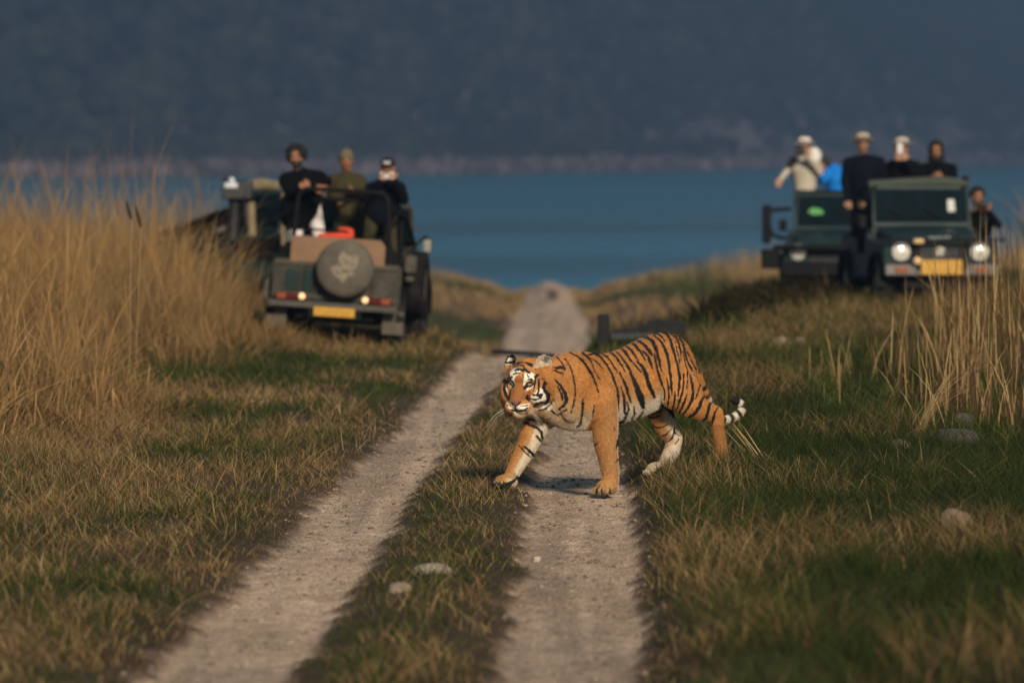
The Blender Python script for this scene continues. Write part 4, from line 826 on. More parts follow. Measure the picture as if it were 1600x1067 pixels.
def wheel(parent, c, r=.35, w=.21, rim=STEEL):
    """axis along X"""
    t = MB(); h = w/2
    t.ring(c, (1, 0, 0), [(-h*.75, r*.60), (-h*.98, r*.72), (-h, r*.86), (-h*.80, r*.97), (-h*.3, r), (h*.3, r), (h*.80, r*.97), (h, r*.86), (h*.98, r*.72), (h*.75, r*.60)], 32)
    for k in range(28):                                        # tread lugs
        a = 2*math.pi*k/28; rot = Matrix.Rotation(a, 3, 'X')
        for s_ in (-1, 1): t.box(Vector(c) + rot @ Vector((s_*h*.48, 0, r*1.0)), (h*.72, r*.11, r*.05), rot)
    ty = t.build('wheel', RUBBER, parent, smooth=True)
    m_ = MB(); m_.lathe(c, (1, 0, 0), [(-h*.72, r*.62), (-h*.30, r*.56), (-h*.34, r*.22), (-h*.55, r*.18), (h*.55, r*.18), (h*.34, r*.22), (h*.30, r*.56), (h*.72, r*.62)], 24)
    m_.build('rim', rim, ty)
    for k in range(5):
        a = 2*math.pi*k/5; p_ = Vector(c) + Vector((0, r*.36*math.cos(a), r*.36*math.sin(a)))
    return ty
SX = lambda s: (lambda u, v, w: Vector((s + w, u, v)))        # prism in the side plane
def arch(y, z0, r, n=9, a0=0, a1=180): return [(y + r*math.cos(R(a0 + (a1-a0)*k/(n-1))), z0 + r*math.sin(R(a0 + (a1-a0)*k/(n-1)))) for k in range(n)]
def plate(parent, c, w, h, fy, rows=1):
    """yellow number plate facing along Y (fy = +-1) with its dark characters"""
    p = MB().box(c, (w, .012, h)).build('number_plate', PLATE, parent, bevel=.004)
    q = MB(); n = 6 if rows == 2 else 9
    rr = random.Random(int(w*1000))
    for r_ in range(rows):
        for k in range(n):
            x = c[0] + w*.82*((k + .5)/n - .5); z = c[2] + (0 if rows == 1 else h*(.22 - .44*r_)); ch = h*(.5 if rows == 1 else .30); cw = w*.82/n*.55
            if rr.random() < .5: q.box((x - cw*.4, c[1] + fy*.0085, z), (cw*.22, .004, ch)); q.box((x + cw*.1, c[1] + fy*.0085, z + ch*.35), (cw*.7, .004, ch*.2))
            else: q.box((x, c[1] + fy*.0085, z), (cw*.22, .004, ch)); q.box((x, c[1] + fy*.0085, z - ch*.4), (cw*.8, .004, ch*.2))
    q.build('lettering', INK, p, smooth=False)['kind'] = 'stuff'; return p
def jeep(name, label, loc, rz, paint, roll=0.0, front=True, rear=True, group=None, board=False, steer=0.0, hoops=True):
    """x right, y forward, z up; origin on the ground between the axles"""
    J = empty(name, loc, rz, label, 'jeep', group); J.rotation_euler = (0, roll, rz)
    for x in (-.66, .66):
        for y in (-1.19, 1.19): wheel(J, (x, y, .35))
    # chassis and floor
    b = MB(); b.box((0, 0, .42), (.9, 3.3, .12)); b.box((0, -1.19, .36), (1.1, .10, .10)); b.box((0, 1.19, .36), (1.1, .10, .10)); b.build('chassis', DARKP, J, bevel=.01)
    t = MB(); t.box((0, -.62, .565), (1.38, 2.1, .05)); t.box((0, .42, .85), (1.34, .05, .56))
    t.box((0, -1.655, .78), (1.40, .045, .46))                 # tailgate
    for s in (-1, 1):
        side = [(-1.65, .54)] + [(-1.57, .54)] + arch(-1.19, .42, .42, 9, 163, 17) + [(-.70, .46), (.46, .46), (.46, 1.08), (.36, 1.11), (.28, 1.06), (.18, .78), (-.42, .76), (-.55, .98), (-1.65, .98)]
        t.prism(side, .045, SX(s*.70))
        t.box((s*.64, -1.19, .87), (.12, .86, .04))            # inner wheel box
    t.build('body', paint, J, bevel=.012)
    for s in (-1, 1):                                          # rear and front wheel flares, rocker
        f = MB(); f.ring((s*.735, -1.19, .38), (1, 0, 0), [(-.045, .41), (-.045, .45), (.055, .44), (.055, .40)], 28); f.V = [(x, y, max(z, .38)) for x, y, z in f.V]; f.build('fender_flare', DARKP, J)
        g = MB(); g.prism([(.46, .46), (.74, .46)] + arch(1.19, .40, .43, 9, 172, 8) + [(1.72, .52), (1.74, .90), (1.70, .94), (.46, .99)], .16, SX(s*.655)); g.build('front_fender', paint, J, bevel=.02)
        f = MB(); f.ring((s*.735, 1.19, .38), (1, 0, 0), [(-.045, .41), (-.045, .45), (.055, .44), (.055, .40)], 28); f.V = [(x, y, max(z, .38)) for x, y, z in f.V]; f.build('fender_flare', DARKP, J)
        MB().box((s*.72, -.1, .47), (.09, 1.5, .06)).build('side_step', DARKP, J, bevel=.015)
    h = MB(); rg_ = []
    for y, hw, z in ((.46, .60, 1.135), (.9, .585, 1.10), (1.4, .56, 1.03), (1.62, .545, .985), (1.69, .54, .95)):
        rg_.append([Vector((x*hw, y, zz)) for x, zz in ((-1, .86), (-1, z-.035), (-.94, z), (-.45, z+.02), (0, z+.022), (.45, z+.02), (.94, z), (1, z-.035), (1, .86))])
    h.rings(rg_); h.build('bonnet', paint, J, bevel=.008)
    # grille and lamps
    gm = MB(); gm.box((0, 1.70, .80), (1.34, .05, .30)); gr = gm.build('grille', DARKP, J, bevel=.01)
    sl = MB()
    for k in range(6): sl.box((0, 1.732, .71 + .036*k), (.72, .014, .014))
    sl.build('slat', mat('grille_slat', (.045, .048, .05), rough=.5), gr)
    for s in (-1, 1):
        MB().box((s*.51, 1.728, .825), (.27, .012, .255)).build('lamp_surround', paint, gr, bevel=.01)
        hl_ = MB(); hl_.lathe((s*.51, 1.735, .835), (0, 1, 0), [(0, .103), (.02, .103), (.035, .085), (.046, .05), (.05, .01)], 24); hb_ = hl_.build('headlight', LAMPG, J)
        MB().ring((s*.51, 1.735, .835), (0, 1, 0), [(0, .100), (.03, .100), (.03, .116), (0, .118)], 24).build('lamp_ring', CHROME, hb_)
    bp = MB(); bp.box((0, 1.80, .60), (1.46, .09, .14)); bp.build('bumper', mat('bumper_grey', (.13, .125, .115), rough=.55, var=.35), J, bevel=.02)
    for s in (-1, 1): MB().box((s*.52, 1.852, .605), (.17, .02, .075)).build('indicator', AMBER, J, bevel=.006)
    # windscreen
    ws = empty('windscreen', (0, .40, 1.13)); ws.parent = J; ws.rotation_euler = (R(23), 0, 0)
    fr = MB(); fr.box((0, 0, .03), (1.30, .045, .06)); fr.box((0, 0, .545), (1.24, .045, .05))
    for s in (-1, 1): fr.tube([(s*.635, 0, .0), (s*.605, 0, .555)], .028, 8)
    fr.build('frame', paint, ws, bevel=.008)
    gl = MB(); gl.prism([(-.612, .06), (.612, .06), (.585, .52), (-.585, .52)], .006, lambda u, v, w: Vector((u, w, v))); gl.build('glass', GLASS, ws, smooth=False)
    for x0 in (-.30, .18):
        MB().tube([(x0, .03, .05), (x0 + .14, .028, .18), (x0 + .27, .026, .27)], [.010, .012, .016], 6).build('wiper', DARKP, ws)
    # cabin
    d = MB(); d.box((0, .28, .98), (1.24, .12, .14)); d.build('dashboard', DARKP, J, bevel=.02)
    sw = MB(); sw.ring(Vector((.33, .08, 1.08)), (0, -.8, .6), [(-.012, .16), (0, .172), (.012, .16), (0, .148)], 20); sw.tube([(.33, .08, 1.08), (.33, .24, .98)], .02, 8); sw.tube([(.20, .08, 1.08), (.46, .08, 1.08)], .012, 6); sw.build('steering_wheel', RUBBER, J)
    for x in (-.33, .33):
        s_ = MB(); s_.box((x, -.16, .80), (.48, .46, .16)); s_.box((x, -.40, 1.06), (.46, .12, .46), Matrix.Rotation(R(8), 3, 'X')); s_.build('seat', SEATM, J, bevel=.04)
    for y in (-.78, -1.32):
        s_ = MB(); s_.box((0, y, .80 if y > -1 else .90), (1.24, .36, .12)); s_.box((0, y - .19, 1.0 if y > -1 else 1.06), (1.24, .09, .28)); s_.build('bench', SEATM, J, bevel=.03)
    # mirrors
    for s in (-1, 1):
        MB().tube([(s*.66, .44, 1.02), (s*.74, .50, 1.12), (s*.79, .50, 1.16)], .011, 6).build('mirror_arm', DARKP, J)
        mo = MB().box((s*.80, .50, 1.20), (.11, .05, .17)).build('mirror', DARKP, J, bevel=.02); MB().box((s*.80, .472, 1.20), (.09, .006, .145)).build('mirror_glass', CHROME, mo)
    return J
def hoop(J, pts, r=.026, name='roll_bar', m=None):
    out = []                                                    # round the corners
    P = [Vector(p) for p in pts]
    for i, p in enumerate(P):
        if 0 < i < len(P)-1:
            a = (P[i-1] - p); b_ = (P[i+1] - p); k = min(.12, a.length*.45, b_.length*.45); a.normalize(); b_.normalize()
            for f in (0, .25, .5, .75, 1): out.append(p + a*k*(1-f)**2 + b_*k*f**2)
        else: out.append(p)
    return MB().tube(out, r, 10).build(name, m or DARKP, J)
def level(px, d): return float(land_z(np.array([(px-800)/FPX*d]), np.array([d]))[0])

# -- seen from behind, on the left
D1 = 65.2; J1 = jeep('safari_jeep', 'olive open jeep seen from behind with a round spare wheel', ((543-800)/FPX*D1, D1, -.02), R(-4.5), OLIVEP, roll=R(3.6), steer=.2)
hoop(J1, [(-.55, -1.45, .95), (-.50, -1.42, 1.80), (.50, -1.42, 1.80), (.58, -1.45, .95)]); hoop(J1, [(-.60, -.45, .95), (-.56, -.45, 1.68), (.56, -.45, 1.68), (.60, -.45, .95)])
hoop(J1, [(.50, -1.42, 1.62), (.62, -.45, 1.55), (.66, .40, 1.2)], .024)
hoop(J1, [(-.52, -1.58, 1.24), (-.5, -1.6, 1.35), (.1, -1.6, 1.35), (.12, -1.58, 1.24)], .014, 'rail')
MB().prism([(-.53, .985), (.53, .985), (.53, 1.21), (.47, 1.275), (-.53, 1.275)], .03, lambda u, v, w: Vector((u, -1.665 + w, v))).build('rear_board', BOARD, J1, bevel=.006)
for x in (-.40, -.22, .42): MB().box((x, -1.686, .78), (.035, .025, .40)).build('tailgate_rib', OLIVEP, J1, bevel=.006)
for z in (.60, .965): MB().box((0, -1.690, z), (1.38, .028, .04)).build('tailgate_rail', mat('dusty_olive', (.060, .054, .036), rough=.9, var=.4, vscale=14), J1, bevel=.006)
for x in (-.31, -.5): MB().box((x, -1.684, .79), (.13, .016, .24)).build('tailgate_panel', GREENP, J1, bevel=.008)
sp = MB(); sp.lathe((.11, -1.70, .94), (0, -1, 0), [(0, .30), (.02, .318), (.17, .322), (.20, .305), (.225, .25), (.232, .12), (.234, .01)], 32)
spo = sp.build('spare_wheel_cover', mat('dusty_cover', (.085, .072, .054), rough=.85, var=.35, vscale=7, bump=.3, bscale=14), J1); spo['label'] = 'dusty round spare wheel cover with a pale big cat head emblem'
em = MB(); EMB = mat('emblem_print', (.21, .18, .13), rough=.9, var=.35, vscale=40)
def flatp(poly, m_, nm, dy): MB().prism(poly, .004, lambda u, v, w: Vector((.11 + u, -1.934 - dy + w, .94 + v))).build(nm, m_, spo, smooth=False)
flatp([(-.02, .20), (.03, .155), (.085, .145), (.15, .155), (.155, .09), (.135, .03), (.105, -.03), (.11, -.075), (.065, -.06), (.03, -.10), (-.01, -.155), (-.055, -.105), (-.11, -.07), (-.155, .005), (-.10, .03), (-.055, .06), (-.07, .125)], EMB, 'emblem', 0)
DKE = mat('emblem_dark', (.075, .06, .045), rough=.9)
for poly in ([(.0, .08), (.03, .095), (.055, .075), (.03, .06)], [(.075, .06), (.105, .075), (.115, .05), (.09, .04)], [(-.03, .0), (.03, -.02), (.07, -.005), (.05, -.035), (.0, -.045)], [(-.12, .0), (-.07, -.03), (-.02, -.07), (-.07, -.055)], [(-.03, .13), (-.005, .10), (.02, .125), (-.005, .115)], [(.06, .135), (.1, .12), (.13, .135), (.1, .108)], [(-.075, .035), (-.03, .03), (-.02, .045), (-.06, .055)], [(.07, .01), (.12, .0), (.10, -.015)]): flatp(poly, DKE, 'emblem_line', .0045)
sh = MB().prism([(.10, -.16), (.22, -.09), (.26, -.05), (.27, -.10), (.2, -.17), (.13, -.2)], .004, lambda u, v, w: Vector((.11 + u, -1.918 + w, .94 + v)))
rb = MB(); rb.box((0, -1.80, .515), (1.44, .07, .07)); rb.tube([(-.72, -1.80, .515), (-.78, -1.70, .55), (-.78, -1.60, .75)], .028, 8); rb.build('rear_bumper', mat('dusty_steel', (.055, .048, .036), rough=.65, var=.35), J1, bevel=.015)
for s in (-1, 1):
    tl_ = MB().box((s*.50, -1.79, .60), (.30, .05, .075)).build('tail_light', REDL, J1, bevel=.01)
    MB().box((s*.585, -1.818, .60), (.10, .012, .065)).build('turn_lens', AMBER, tl_, bevel=.004)
    lit = bpy.data.materials.get('lit_lamp') or bpy.data.materials.new('lit_lamp'); lit.use_nodes = True; pb = lit.node_tree.nodes['Principled BSDF']; pb.inputs['Base Color'].default_value = (.9, .6, .35, 1); pb.inputs['Emission Color'].default_value = (1, .55, .25, 1); pb.inputs['Emission Strength'].default_value = 0.7
    MB().lathe((s*.355, -1.815, .605), (0, -1, 0), [(0, .036), (.012, .034), (.02, .02), (.022, .004)], 14).build('lit_lens', lit, tl_)
    MB().box((s*.66, -1.62, .36), (.24, .012, .26)).build('mud_flap', mat('mud_flap', (.085, .070, .052), rough=.9, var=.3), J1, bevel=.006)
plate(J1, (.02, -1.845, .45), .46, .10, -1, 1); MB().box((.02, -1.80, .45), (.6, .05, .16)).build('plate_holder', DARKP, J1, bevel=.01)
wheel(J1, (.86, -1.02, .80), .36, .20); jc = MB(); jc.box((.80, -1.35, 1.02), (.13, .34, .20)); jc.box((.80, -1.35, .86), (.10, .30, .07)); jc.build('side_locker', mat('dusty_olive', (.1, .1, .07)), J1, bevel=.03)
MB().tube([(.62, -1.1, 1.0), (.86, -1.0, 1.30), (.90, -.8, 1.33)], .016, 8).build('side_rail', DARKP, J1)

# -- behind the tall grass on the left, nose to the left
D2 = 73.5; J2 = jeep('safari_jeep', 'dark green jeep half hidden by tall golden grass, nose to the left', ((434-800)/FPX*D2, D2, .04), R(62), GREENP)
hoop(J2, [(.58, -.42, .98), (.56, -.40, 1.66), (-.56, -.40, 1.66), (-.58, -.42, .98)], .024, 'roll_bar', KHAKI); hoop(J2, [(.62, -1.5, .98), (.58, -1.3, 1.30), (-.58, -1.3, 1.30), (-.62, -1.5, .98)], .02, 'roll_bar')
rl = MB(); rl.tube([(-.42, .26, 1.72), (0, .25, 1.75), (.42, .26, 1.72)], [.075, .085, .075], 12); rl.build('canvas_roll', KHAKI, J2)
MB().prism([(-.60, .0), (.60, .0), (.60, 1.0), (-.60, 1.0)], .03, lambda u, v, w: Vector((u, .42 + v*1.2, 1.45 - v*.38 + w))).build('canvas_apron', CANVAS, J2, bevel=.01)

# -- facing the camera, on the right
D3 = 74.6; J3 = jeep('safari_jeep', 'dark green jeep facing the camera with round headlights and yellow plate', ((1432-800)/FPX*D3, D3, .10), R(180 + 6), GREENP)
plate(J3, (0, 1.852, .635), .54, .185, 1, 2)
text_mesh('lettering', 'MARUTI', .078, mat('pale_lettering', (.42, .46, .44), rough=.5), J3, Matrix.Translation((0, 1.705, .995)) @ Matrix.Rotation(R(180), 4, 'Z') @ Matrix.Rotation(R(70), 4, 'X'))
eb = MB(); eb.prism([(.055, .03), (.0, .062), (-.055, .03), (-.055, .005), (.01, -.018), (-.015, -.033), (-.055, -.012), (-.055, -.034), (0, -.062), (.055, -.034), (.055, -.008), (-.01, .016), (.015, .032), (.055, .012)], .012, lambda u, v, w: Vector((u, 1.748 + w, .84 + v))); eb.build('emblem', mat('emblem_chrome', (.75, .78, .8), rough=.2, metal=.8), J3, smooth=False)
gd = MB(); gd.tube([(-.80, 1.90, .985), (.80, 1.90, .985)], .022, 8); gd.tube([(-.30, 1.90, .60), (-.30, 1.90, .985)], .018, 8); gd.tube([(.30, 1.90, .60), (.30, 1.90, .985)], .018, 8); gd.build('bull_bar', DARKP, J3)
MB().lathe((.33, 1.91, .72), (0, 1, 0), [(0, .05), (.03, .05), (.045, .03), (.05, .005)], 14).build('fog_lamp', mat('fog_glass', (.60, .42, .22), rough=.2), J3); MB().box((.31, 1.91, .97), (.13, .05, .06)).build('spot_lamp', mat('fog_glass', (.6, .42, .22)), J3, bevel=.015)
rl = MB(); rl.tube([(-.66, .14, 1.69), (-.3, .13, 1.715), (.1, .14, 1.705), (.66, .14, 1.68)], [.060, .075, .070, .055], 12); rl.build('canvas_roll', CANVAS, J3)
MB().box((-.62, .14, 1.735), (.08, .10, .12)).build('strap_buckle', DARKP, J3, bevel=.01)
hoop(J3, [(-.60, -.45, .95), (-.56, -.45, 1.66), (.56, -.45, 1.66), (.60, -.45, .95)]); hoop(J3, [(-.60, -1.5, .95), (-.56, -1.5, 1.62), (.56, -1.5, 1.62), (.60, -1.5, .95)])
for s in (-1, 1): hoop(J3, [(s*.58, .25, 1.66), (s*.57, -.45, 1.64), (s*.56, -1.5, 1.60)], .022, 'side_bar')
st = MB(); st.prism([(-.05, 0), (.05, 0), (.045, .16), (-.045, .16)], .004, lambda u, v, w: Vector((-.40 + u, .352 + w - v*.425, 1.33 + v))); st.build('windscreen_sticker', mat('pale_sticker', (.45, .46, .42), rough=.6), J3, smooth=False)

# -- behind it, further left
D4 = 83; J4 = jeep('safari_jeep', 'dark green jeep with bright green windscreen sticker behind the headlight jeep', ((1312-800)/FPX*D4, D4, -.06), R(180 - 6), GREENP)
hoop(J4, [(-.60, -.45, .95), (-.56, -.45, 1.66), (.56, -.45, 1.66), (.60, -.45, .95)]); hoop(J4, [(-.60, -1.5, .95), (-.56, -1.5, 1.62), (.56, -1.5, 1.62), (.60, -1.5, .95)])
hoop(J4, [(.70, .38, 1.0), (.98, .55, 1.05), (1.02, .58, 1.42), (.70, .38, 1.44)], .03, 'open_door'); MB().box((1.03, .60, 1.22), (.13, .06, .56)).build('door_mirror', DARKP, J4, bevel=.03)
MB().prism([(-.10, -.04), (.09, -.05), (.12, .0), (.06, .055), (-.04, .045), (-.11, .01)], .004, lambda u, v, w: Vector((.33 + u, .322 + w - v*.425, 1.40 + v))).build('windscreen_sticker', mat('green_sticker', (.06, .27, .07), rough=.6), J4, smooth=False)
gd = MB(); gd.tube([(-.80, 1.90, .90), (.86, 1.90, .90)], .045, 8); gd.box((.90, 1.80, .74), (.26, .3, .28)); gd.box((0, 1.87, .60), (1.5, .10, .20)); gd.build('bull_bar', DARKP, J4, bevel=.02)
MB().tube([(-.6, .12, 1.66), (.62, .12, 1.66)], .05, 10).build('canvas_roll', DARKP, J4)

# the camera on a dark post in the hidden jeep
D5 = 72.3
def Q(px, py, dd=0): return W(px, py, D5 + dd)
tc_ = empty('film_camera', Q(368, 330), 0, 'black film camera with white top on a dark post above the grass', 'camera')
def local(mb, o): 
    mb.V = [tuple(Vector(v) - o.location) for v in mb.V]; return mb
k = MB(); k.box(Q(366, 302), (.30, .34, .16)); k.box(Q(383, 297), (.20, .30, .24)); k.box(Q(356, 281), (.12, .3, .05)); local(k, tc_).build('camera_body', mat('camera_black', (.012, .012, .014), rough=.45), tc_, bevel=.02)
k = MB(); k.box(Q(361, 290, -.16), (.17, .08, .07)); k.ell(Q(362, 283, -.16), (.04, .04, .05)); local(k, tc_).build('white_cover', mat('white_plastic', (.5, .53, .56), rough=.5), tc_, bevel=.012)
k = MB(); k.tube([Q(367, 310), Q(366, 330), Q(364, 375)], [.085, .065, .07], 12); k.tube([Q(382, 308), Q(386, 350)], .03, 8); local(k, tc_).build('post', mat('camera_black', (.01, .01, .01)), tc_)
k = MB(); k.tube([Q(392, 316), Q(394, 368)], .05, 8); local(k, tc_).build('strut', KHAKI, tc_)
# red bundle and white cloth on the left jeep's rear board
zt = W(525, 372, D1-1.55)
o = MB().box(W(525, 368.5, 63.7), (.40, .26, .06)).build('red_blanket', mat('red_cloth', (.55, .055, .022), rough=.9, var=.25, bump=.4), None, bevel=.02); tag(o, 'folded bright red blanket lying on the jeep rear board', 'blanket')
mb_ = MB(); mb_.ell(W(540, 363, 63.75), (.10, .08, .06)); mb_.ell(W(534, 360.5, 63.75), (.05, .05, .045)); o = link_mesh('red_bag', union_mesh(mb_, .012, 3), None, mat('red_cloth', (.5, .05, .02))); tag(o, 'small bunched red bag on top of the folded red blanket', 'bag')
# ------------------------------------------------------------------ people
SKIN = np.array([.26, .125, .07]); SKIN2 = np.array([.36, .20, .13])
CLOTH = mat('cloth', (.1, .1, .1), rough=.95, attr='col', spec=.06, bump=.35, bscale=22)
def person(label, d, head, yaw, sh, el, wr, hip, knee, ank, top, bottom, skin=SKIN, pitch=0.0, thick=1.0, skirt=None, hand_dir=(None, None), beard=None, collar=True, extra=None):
    """joints are photo pixels with a depth offset; the body is one skin, coloured by what covers it"""
    pp = FPX/d
    def J(p): return W(p[0], p[1], d + (p[2] if len(p) > 2 else 0))
    H = J(head); Sh = [J(p) for p in sh]; El = [J(p) for p in el]; Wr = [J(p) for p in wr]; Hp = [J(p) for p in hip]; Kn = [J(p) for p in knee]; An = [J(p) for p in ank]
    mb = MB(); bs = []; top = np.array(top); bottom = np.array(bottom); shoe = np.array([.03, .025, .02])
    def cap(a, b, ra, rb, c, sx=1.0, side=None): mb.capsule(a, b, ra, rb, 12, sx, side); bs.append((np.array(a), np.array(b), ra, rb, np.array(c)))
    neck0 = (Sh[0] + Sh[1])/2; pel = (Hp[0] + Hp[1])/2; up = (neck0 - pel).normalized(); ax = (Sh[1] - Sh[0]).normalized()
    chest = neck0 - up*.16; waist = pel + up*.14
    cap(chest + up*.03, waist, .150*thick, .128*thick, top, 1.22, ax); cap(waist, pel, .130*thick, .135*thick, top if skirt is None else top, 1.15, ax)
    for i in (0, 1): cap(neck0 + up*.015, Sh[i] - up*.035, .060*thick, .068*thick, top); cap(neck0 - up*.09, Sh[i] - up*.07, .09*thick, .066*thick, top)
    fw = Vector((math.sin(yaw)*math.cos(pitch), -math.cos(yaw)*math.cos(pitch), -math.sin(pitch))); lf = Vector((0, 0, 1)).cross(fw).normalized(); uu = fw.cross(lf)
    HMx = Matrix((fw, lf, uu)).transposed(); hp_ = lambda x, y, z: H + HMx @ Vector((x, y, z))
    cap(neck0 - up*.02, H - uu*.06 - fw*.02, .062, .055, skin)
    if collar: cap(neck0 - up*.03, neck0 + up*.035, .088, .072, top)
    for i in (0, 1):
        cap(Sh[i] - up*.035, El[i], .064*thick, .050*thick, top); cap(El[i], Wr[i], .050*thick, .038*thick if not extra == 'bare' else .034, top if not extra == 'bare' else skin)
        cap(Hp[i], Kn[i], .092, .062, bottom); cap(Kn[i], An[i], .062, .046, bottom)
        ft = Vector((fw.x, fw.y, 0)).normalized() if abs(fw.y) > .1 else Vector((0, -1, 0)); cap(An[i] + Vector((0, 0, -.03)) - ft*.04, An[i] + ft*.15 + Vector((0, 0, -.05)), .045, .038, shoe)
        # hand: palm, four unequal bent fingers, a thumb
        hd_ = hand_dir[i] and Vector(hand_dir[i]).normalized() or (Wr[i] - El[i]).normalized(); sd_ = hd_.cross(Vector((0, -1, .3))).normalized(); nn = sd_.cross(hd_)
        pm = Wr[i] + hd_*.055; cap(Wr[i] + hd_*.015, pm + hd_*.025, .032, .036, skin, 1.25, sd_)
        for k, L in enumerate((.066, .078, .072, .056)):
            o_ = sd_*((k - 1.5)*.021); a = pm + hd_*.040 + o_; b = a + hd_*(L*.55) + nn*.012; c = b + hd_*(L*.25) + nn*(L*.45); cap(a, b, .0105, .0098, skin); cap(b, c, .0098, .0085, skin)
        a = Wr[i] + hd_*.03 + sd_*.034; b = a + hd_*.035 + sd_*.028 + nn*.01; cap(a, b, .0125, .0115, skin); cap(b, b + hd_*.03 + nn*.008, .0115, .0095, skin)
    if skirt:
        for (a, b, ra, rb) in skirt: cap(J(a), J(b), ra, rb, top, 1.1, ax)
    # head
    def he(c, r, cc=skin): mb.ell(hp_(*c), r, HMx, 14, 10); bs.append((np.array(hp_(*c)), np.array(hp_(*c)) + 1e-4, min(r), min(r), np.array(cc)))
    he((0, 0, .02), (.097, .076, .100)); he((.025, 0, -.045), (.066, .058, .072)); he((.055, 0, -.085), (.030, .030, .026)); he((.070, 0, .020), (.026, .052, .022))
    cap(hp_(.085, 0, .015), hp_(.106, 0, -.028), .010, .016, skin); he((.082, 0, -.062), (.020, .026, .012), skin*np.array([.8, .55, .55]))
    for s in (-1, 1): he((-.005, s*.078, -.005), (.020, .012, .032)); he((.070, s*.036, -.022), (.022, .024, .022))
    me = union_mesh(mb, .0095, 4); P = co_of(me); best = np.full(len(P), 1e9); C = np.zeros((len(P), 3))
    for a, b, ra, rb, c in bs:
        ab = b - a; t = np.clip(((P - a) @ ab)/max(ab @ ab, 1e-9), 0, 1); dd = np.linalg.norm(P - a - t[:, None]*ab, axis=1) - (ra + (rb-ra)*t); k = dd < best; best[k] = dd[k]; C[k] = c
    L_ = (P - np.array(H)) @ np.array(HMx)
    inh = (np.abs(L_) < np.array([.15, .11, .14])).all(1) & (L_[:, 2] > -.125)
    C[inh & (np.abs(L_[:, 2]) < .13)] = np.where((np.linalg.norm(C[inh & (np.abs(L_[:, 2]) < .13)] - top, axis=1) < 1e-6)[:, None], C[inh & (np.abs(L_[:, 2]) < .13)], C[inh & (np.abs(L_[:, 2]) < .13)])
    for s in (-1, 1):
        e = np.linalg.norm((L_ - np.array([.088, s*.033, .004]))/np.array([.03, .017, .0095]), axis=1) < 1; C[e] = (.03, .02, .018)
        e = np.linalg.norm((L_ - np.array([.090, s*.034, .026]))/np.array([.03, .024, .007]), axis=1) < 1; C[e] = (.02, .015, .012)
    e = np.linalg.norm((L_ - np.array([.09, 0, -.062]))/np.array([.03, .027, .006]), axis=1) < 1; C[e] = skin*.35
    if beard is not None:
        e = (L_[:, 0] > -.02) & (L_[:, 2] < -.035) & (L_[:, 2] > -.13) & (np.abs(L_[:, 1]) < .08) & ~((np.abs(L_[:, 1]) < .022) & (np.abs(L_[:, 2] + .06) < .010)); C[e] = beard
    C = C*(.85 + .3*fbm(P, 14, 5, 2)[:, None]); base = Vector((H.x, d, min(An[0].z, An[1].z) - .06))
    root = empty('person', base, 0, label, 'person', None)
    me.transform(Matrix.Translation(-base)); set_col(me, C); link_mesh('body', me, root, CLOTH)
    rel = lambda x, y, z: hp_(x, y, z) - base
    return root, rel, HMx, J
def cap_on(root, rel, HMx, col, kind, name='hat', brim=None):
    m_ = mat('wear_%s_%d' % (kind, int(sum(col)*1000)), col, rough=.95, var=.2, vscale=20, bump=.4); mb = MB()
    if kind == 'brim':
        up = HMx @ Vector((-.12, 0, 1)); mb.lathe(rel(-.005, 0, .045), up, [(0, .155), (.004, .162), (.012, .158), (.018, .105), (.05, .100), (.085, .092), (.105, .070), (.110, .02)], 24)
        o = mb.build(name, m_, root)
        MB().lathe(rel(-.005, 0, .045) + up*.017, up, [(0, .107), (.03, .1045), (.03, .09), (0, .09)], 24).build('hat_band', mat('hat_band', brim or (.03, .025, .02), rough=.9), o)
    elif kind == 'beanie': mb.ell(rel(-.012, 0, .045), (.108, .090, .098), HMx); mb.ell(rel(-.012, 0, .035), (.112, .094, .045), HMx); o = link_mesh(name, union_mesh(mb, .01, 2), root, m_)
    elif kind == 'cap': mb.ell(rel(-.008, 0, .060), (.106, .088, .075), HMx); mb.ell(rel(.085, 0, .045), (.085, .075, .012), HMx); o = link_mesh(name, union_mesh(mb, .008, 2), root, m_)
    elif kind == 'hood': mb.ell(rel(-.035, 0, .015), (.118, .112, .140), HMx); mb.ell(rel(-.03, 0, -.10), (.12, .12, .08), HMx); mb.ell(rel(.02, 0, .10), (.075, .085, .045), HMx); o = link_mesh(name, union_mesh(mb, .011, 3), root, m_)
    elif kind == 'hair':
        mb.ell(rel(-.018, 0, .048), (.102, .087, .090), HMx)
        for k in range(46):
            a = random.uniform(-2.3, 2.3); b = random.uniform(-.3, 1.45); q = Vector((-.018 - .0 + .1*math.cos(b)*math.cos(a + math.pi), .088*math.cos(b)*math.sin(a + math.pi), .045 + .09*math.sin(b)))
            mb.ell(rel(*q), (.03, .03, .026), None, 8, 6)
        if brim:
            for k in range(60):
                a = random.uniform(-2.5, 2.5); b = random.uniform(-.75, 1.4); q = Vector((-.02 - .11*math.cos(b)*math.cos(a), .104*math.cos(b)*math.sin(a), .04 + .105*math.sin(b))); mb.ell(rel(*q), (.034, .034, .032), None, 8, 6)
        o = link_mesh(name, union_mesh(mb, .009, 2), root, m_)
    return o
NAVY, BLK, OLV = (.0040, .0050, .0095), (.0030, .0034, .0045), (.042, .036, .016)
